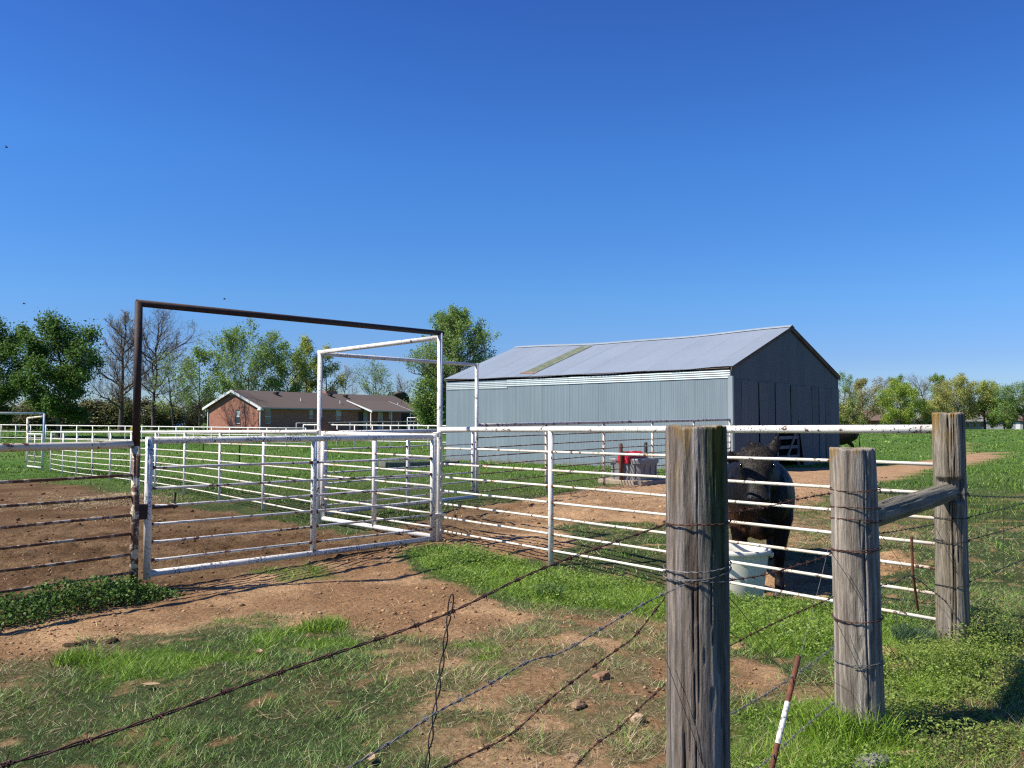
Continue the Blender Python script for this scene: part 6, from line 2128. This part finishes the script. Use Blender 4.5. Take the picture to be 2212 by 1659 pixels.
# behind the house
make_tree('spring_tree', 'wide many stemmed tree with fresh green tips above the house left end', 535, 108, 700, 7.2, 'vase', 0.14, 0.28, (24, 13, 9), 0, 21000, 0.19, SPRING, 31, group=GL, stems=4, up=0.75, clump=0.20)
make_tree('spring_tree', 'lower green tree right of the wide tree above the house', 622, 112, 735, 3.6, 'round', 0.2, 0.16, (12, 12, 8), 0, 9100, 0.2, SPRING + DARKG, 32, group=GL, up=0.6)
make_tree('yellow_tree', 'slender yellow green tree above the house roof, tallest of the yellow ones', 660, 118, 722, 3.0, 'oval', 0.15, 0.16, (13, 12, 8), 0, 9800, 0.2, YELLOW, 33, group=GL, up=0.8)
make_tree('yellow_tree', 'shorter yellow green tree next to the white frame post above the house roof', 705, 119, 741, 2.8, 'oval', 0.15, 0.14, (12, 11, 8), 0, 7839, 0.2, YELLOW, 34, group=GL, up=0.8)
make_tree('bare_tree', 'brownish bare tree above the house roof right of the white frame post', 745, 126, 784, 2.7, 'round', 0.25, 0.14, (12, 11, 8), 3, 1500, 0.12, BUD, 35, group=GL)
make_tree('bare_tree', 'open tree with dark trunks and sparse green leaves above the house chimney', 808, 122, 772, 3.9, 'vase', 0.25, 0.22, (13, 11, 8), 2, 3360, 0.17, SPRING, 36, group=GL, stems=3)
make_tree('bare_tree', 'small bare tree above the right end of the house roof', 868, 124, 806, 2.6, 'vase', 0.25, 0.14, (10, 10, 8), 2, 700, 0.14, BUD, 37, group=GL)
make_tree('shrub_tree', 'round green shrub behind the house roof right end', 838, 122, 842, 1.8, 'round', 0.1, 0.08, (9, 9, 6), 0, 3080, 0.19, SPRING, 38, group=GL)
# big tree beside the barn
make_tree('pear_tree', 'tall egg shaped tree with new green leaves left of the barn roof', 985, 66, 655, 4.3, 'oval', 0.26, 0.26, (34, 14, 8), 0, 26000, 0.125, SPRING, 44, group=GL, up=0.75, clump=0.17)
make_tree('spring_tree', 'lower leafy tree between the house and the barn', 944, 74, 772, 2.4, 'oval', 0.08, 0.16, (16, 13, 8), 0, 13300, 0.16, SPRING + DARKG, 42, group=GL, up=0.3)
make_tree('spring_tree', 'low shrubby tree against the barn left corner', 948, 74, 838, 1.6, 'round', 0.05, 0.10, (11, 11, 7), 0, 5040, 0.16, DARKG + SPRING, 43, group=GL, up=0.3)
# right tree line
make_tree('bare_tree', 'thin pale bare tree right beside the barn roof corner', 1822, 186, 800, 4.4, 'oval', 0.3, 0.2, (12, 11, 8), 2, 3822, 0.20, SPRING, 51, group=GR)
make_tree('olive_tree', 'brown olive broad tree over the brown roofed house', 1862, 196, 812, 6.0, 'oval', 0.15, 0.28, (14, 13, 8), 2, 9750, 0.24, OLIVE + BUD, 52, group=GR)
make_tree('bare_tree', 'bare tree between the olive tree and the round lime tree', 1907, 206, 808, 4.9, 'oval', 0.35, 0.22, (12, 11, 8), 3, 1350, 0.22, BUD, 53, group=GR)
make_tree('spring_tree', 'pale green tree peeking above the round lime tree', 1938, 214, 806, 4.2, 'oval', 0.4, 0.2, (11, 10, 7), 0, 4290, 0.24, SPRING, 54, group=GR)
make_tree('lime_tree', 'round bright yellow green tree in the right tree line', 1945, 186, 822, 5.3, 'round', 0.12, 0.24, (15, 13, 9), 0, 23205, 0.22, LIME, 55, group=GR)
make_tree('bare_tree', 'leaning bare reddish tree with a dark trunk in the right tree line', 1998, 200, 806, 6.0, 'vase', 0.35, 0.26, (13, 11, 8), 4, 750, 0.2, BUD, 56, lean=-0.12, group=GR)
make_tree('spring_tree', 'pale green tree behind the leaning bare tree', 2028, 216, 803, 4.4, 'oval', 0.35, 0.2, (12, 11, 7), 0, 6630, 0.24, SPRING, 57, group=GR)
make_tree('olive_tree', 'large olive tree with billowing clumps above the tall corner post', 2068, 192, 806, 6.0, 'round', 0.22, 0.32, (14, 12, 9), 0, 20473, 0.22, OLIVE, 58, group=GR, clump=0.35)
make_tree('olive_tree', 'second olive tree with billowing clumps right of the corner post', 2126, 194, 824, 5.5, 'round', 0.22, 0.30, (14, 12, 9), 0, 18564, 0.22, OLIVE + LIME, 59, group=GR, clump=0.35)
make_tree('spring_tree', 'low green tree between the olive trees and the dark tree', 2168, 190, 858, 3.9, 'round', 0.1, 0.16, (11, 11, 7), 0, 11466, 0.22, SPRING, 60, group=GR)
make_tree('dark_tree', 'dark green tree at the right edge of the picture', 2212, 176, 822, 5.7, 'round', 0.16, 0.3, (14, 13, 9), 0, 20473, 0.20, DARKG + SPRING, 61, group=GR)
make_tree('olive_tree', 'low brown olive tree left of the tall corner post', 2012, 188, 862, 4.2, 'round', 0.1, 0.16, (11, 10, 7), 0, 9826, 0.22, OLIVE, 62, group=GR)
make_tree('spring_tree', 'low olive green tree right beside the barn wall', 1826, 178, 868, 4.4, 'round', 0.08, 0.16, (11, 11, 7), 0, 10920, 0.22, OLIVE + DARKG, 63, group=GR)
# tall hedge of brush closing the view under the trees: separate bushes
k = 0
for u, Y, vt, sp_, cols in ((30, 92, 870, 4.5, BRUSH), (105, 95, 866, 4.0, BRUSH), (170, 97, 872, 4.0, BRUSH), (235, 99, 862, 3.6, BRUSH), (300, 101, 870, 4.0, BRUSH), (352, 103, 876, 3.0, BRUSH), (445, 106, 862, 3.2, BRUSH),
                            (905, 128, 868, 4.5, DARKG + BRUSH), (950, 120, 860, 4.5, DARKG + BRUSH)):
    k += 1
    make_tree('brush_thicket', 'brown green brush thicket under the left trees, number %s counted from the left edge' % ['one', 'two', 'three', 'four', 'five', 'six', 'seven', 'eight', 'nine'][k - 1], u, Y, vt, sp_, 'round', 0.02, 0.06, (9, 8, 5), 0, 6300, 0.24, cols, 70 + k, group='brush thickets', stems=3, up=0.3, fork=0.1)
k = 0
for u in (1790, 1850, 1910, 1975, 2040, 2100, 2160, 2225, 2290):
    k += 1
    make_tree('far_bush', 'dark bushy undergrowth closing the right tree line, number %s from the barn' % ['one', 'two', 'three', 'four', 'five', 'six', 'seven', 'eight', 'nine'][k - 1], u, 236 + 5 * (k % 3), 868 - 9 * (k % 2), 6.0, 'round', 0.02, 0.10, (9, 8, 5), 0, 2600, 0.42, DARKG + OLIVE, 90 + k, group='far undergrowth', stems=3, up=0.3, fork=0.1)
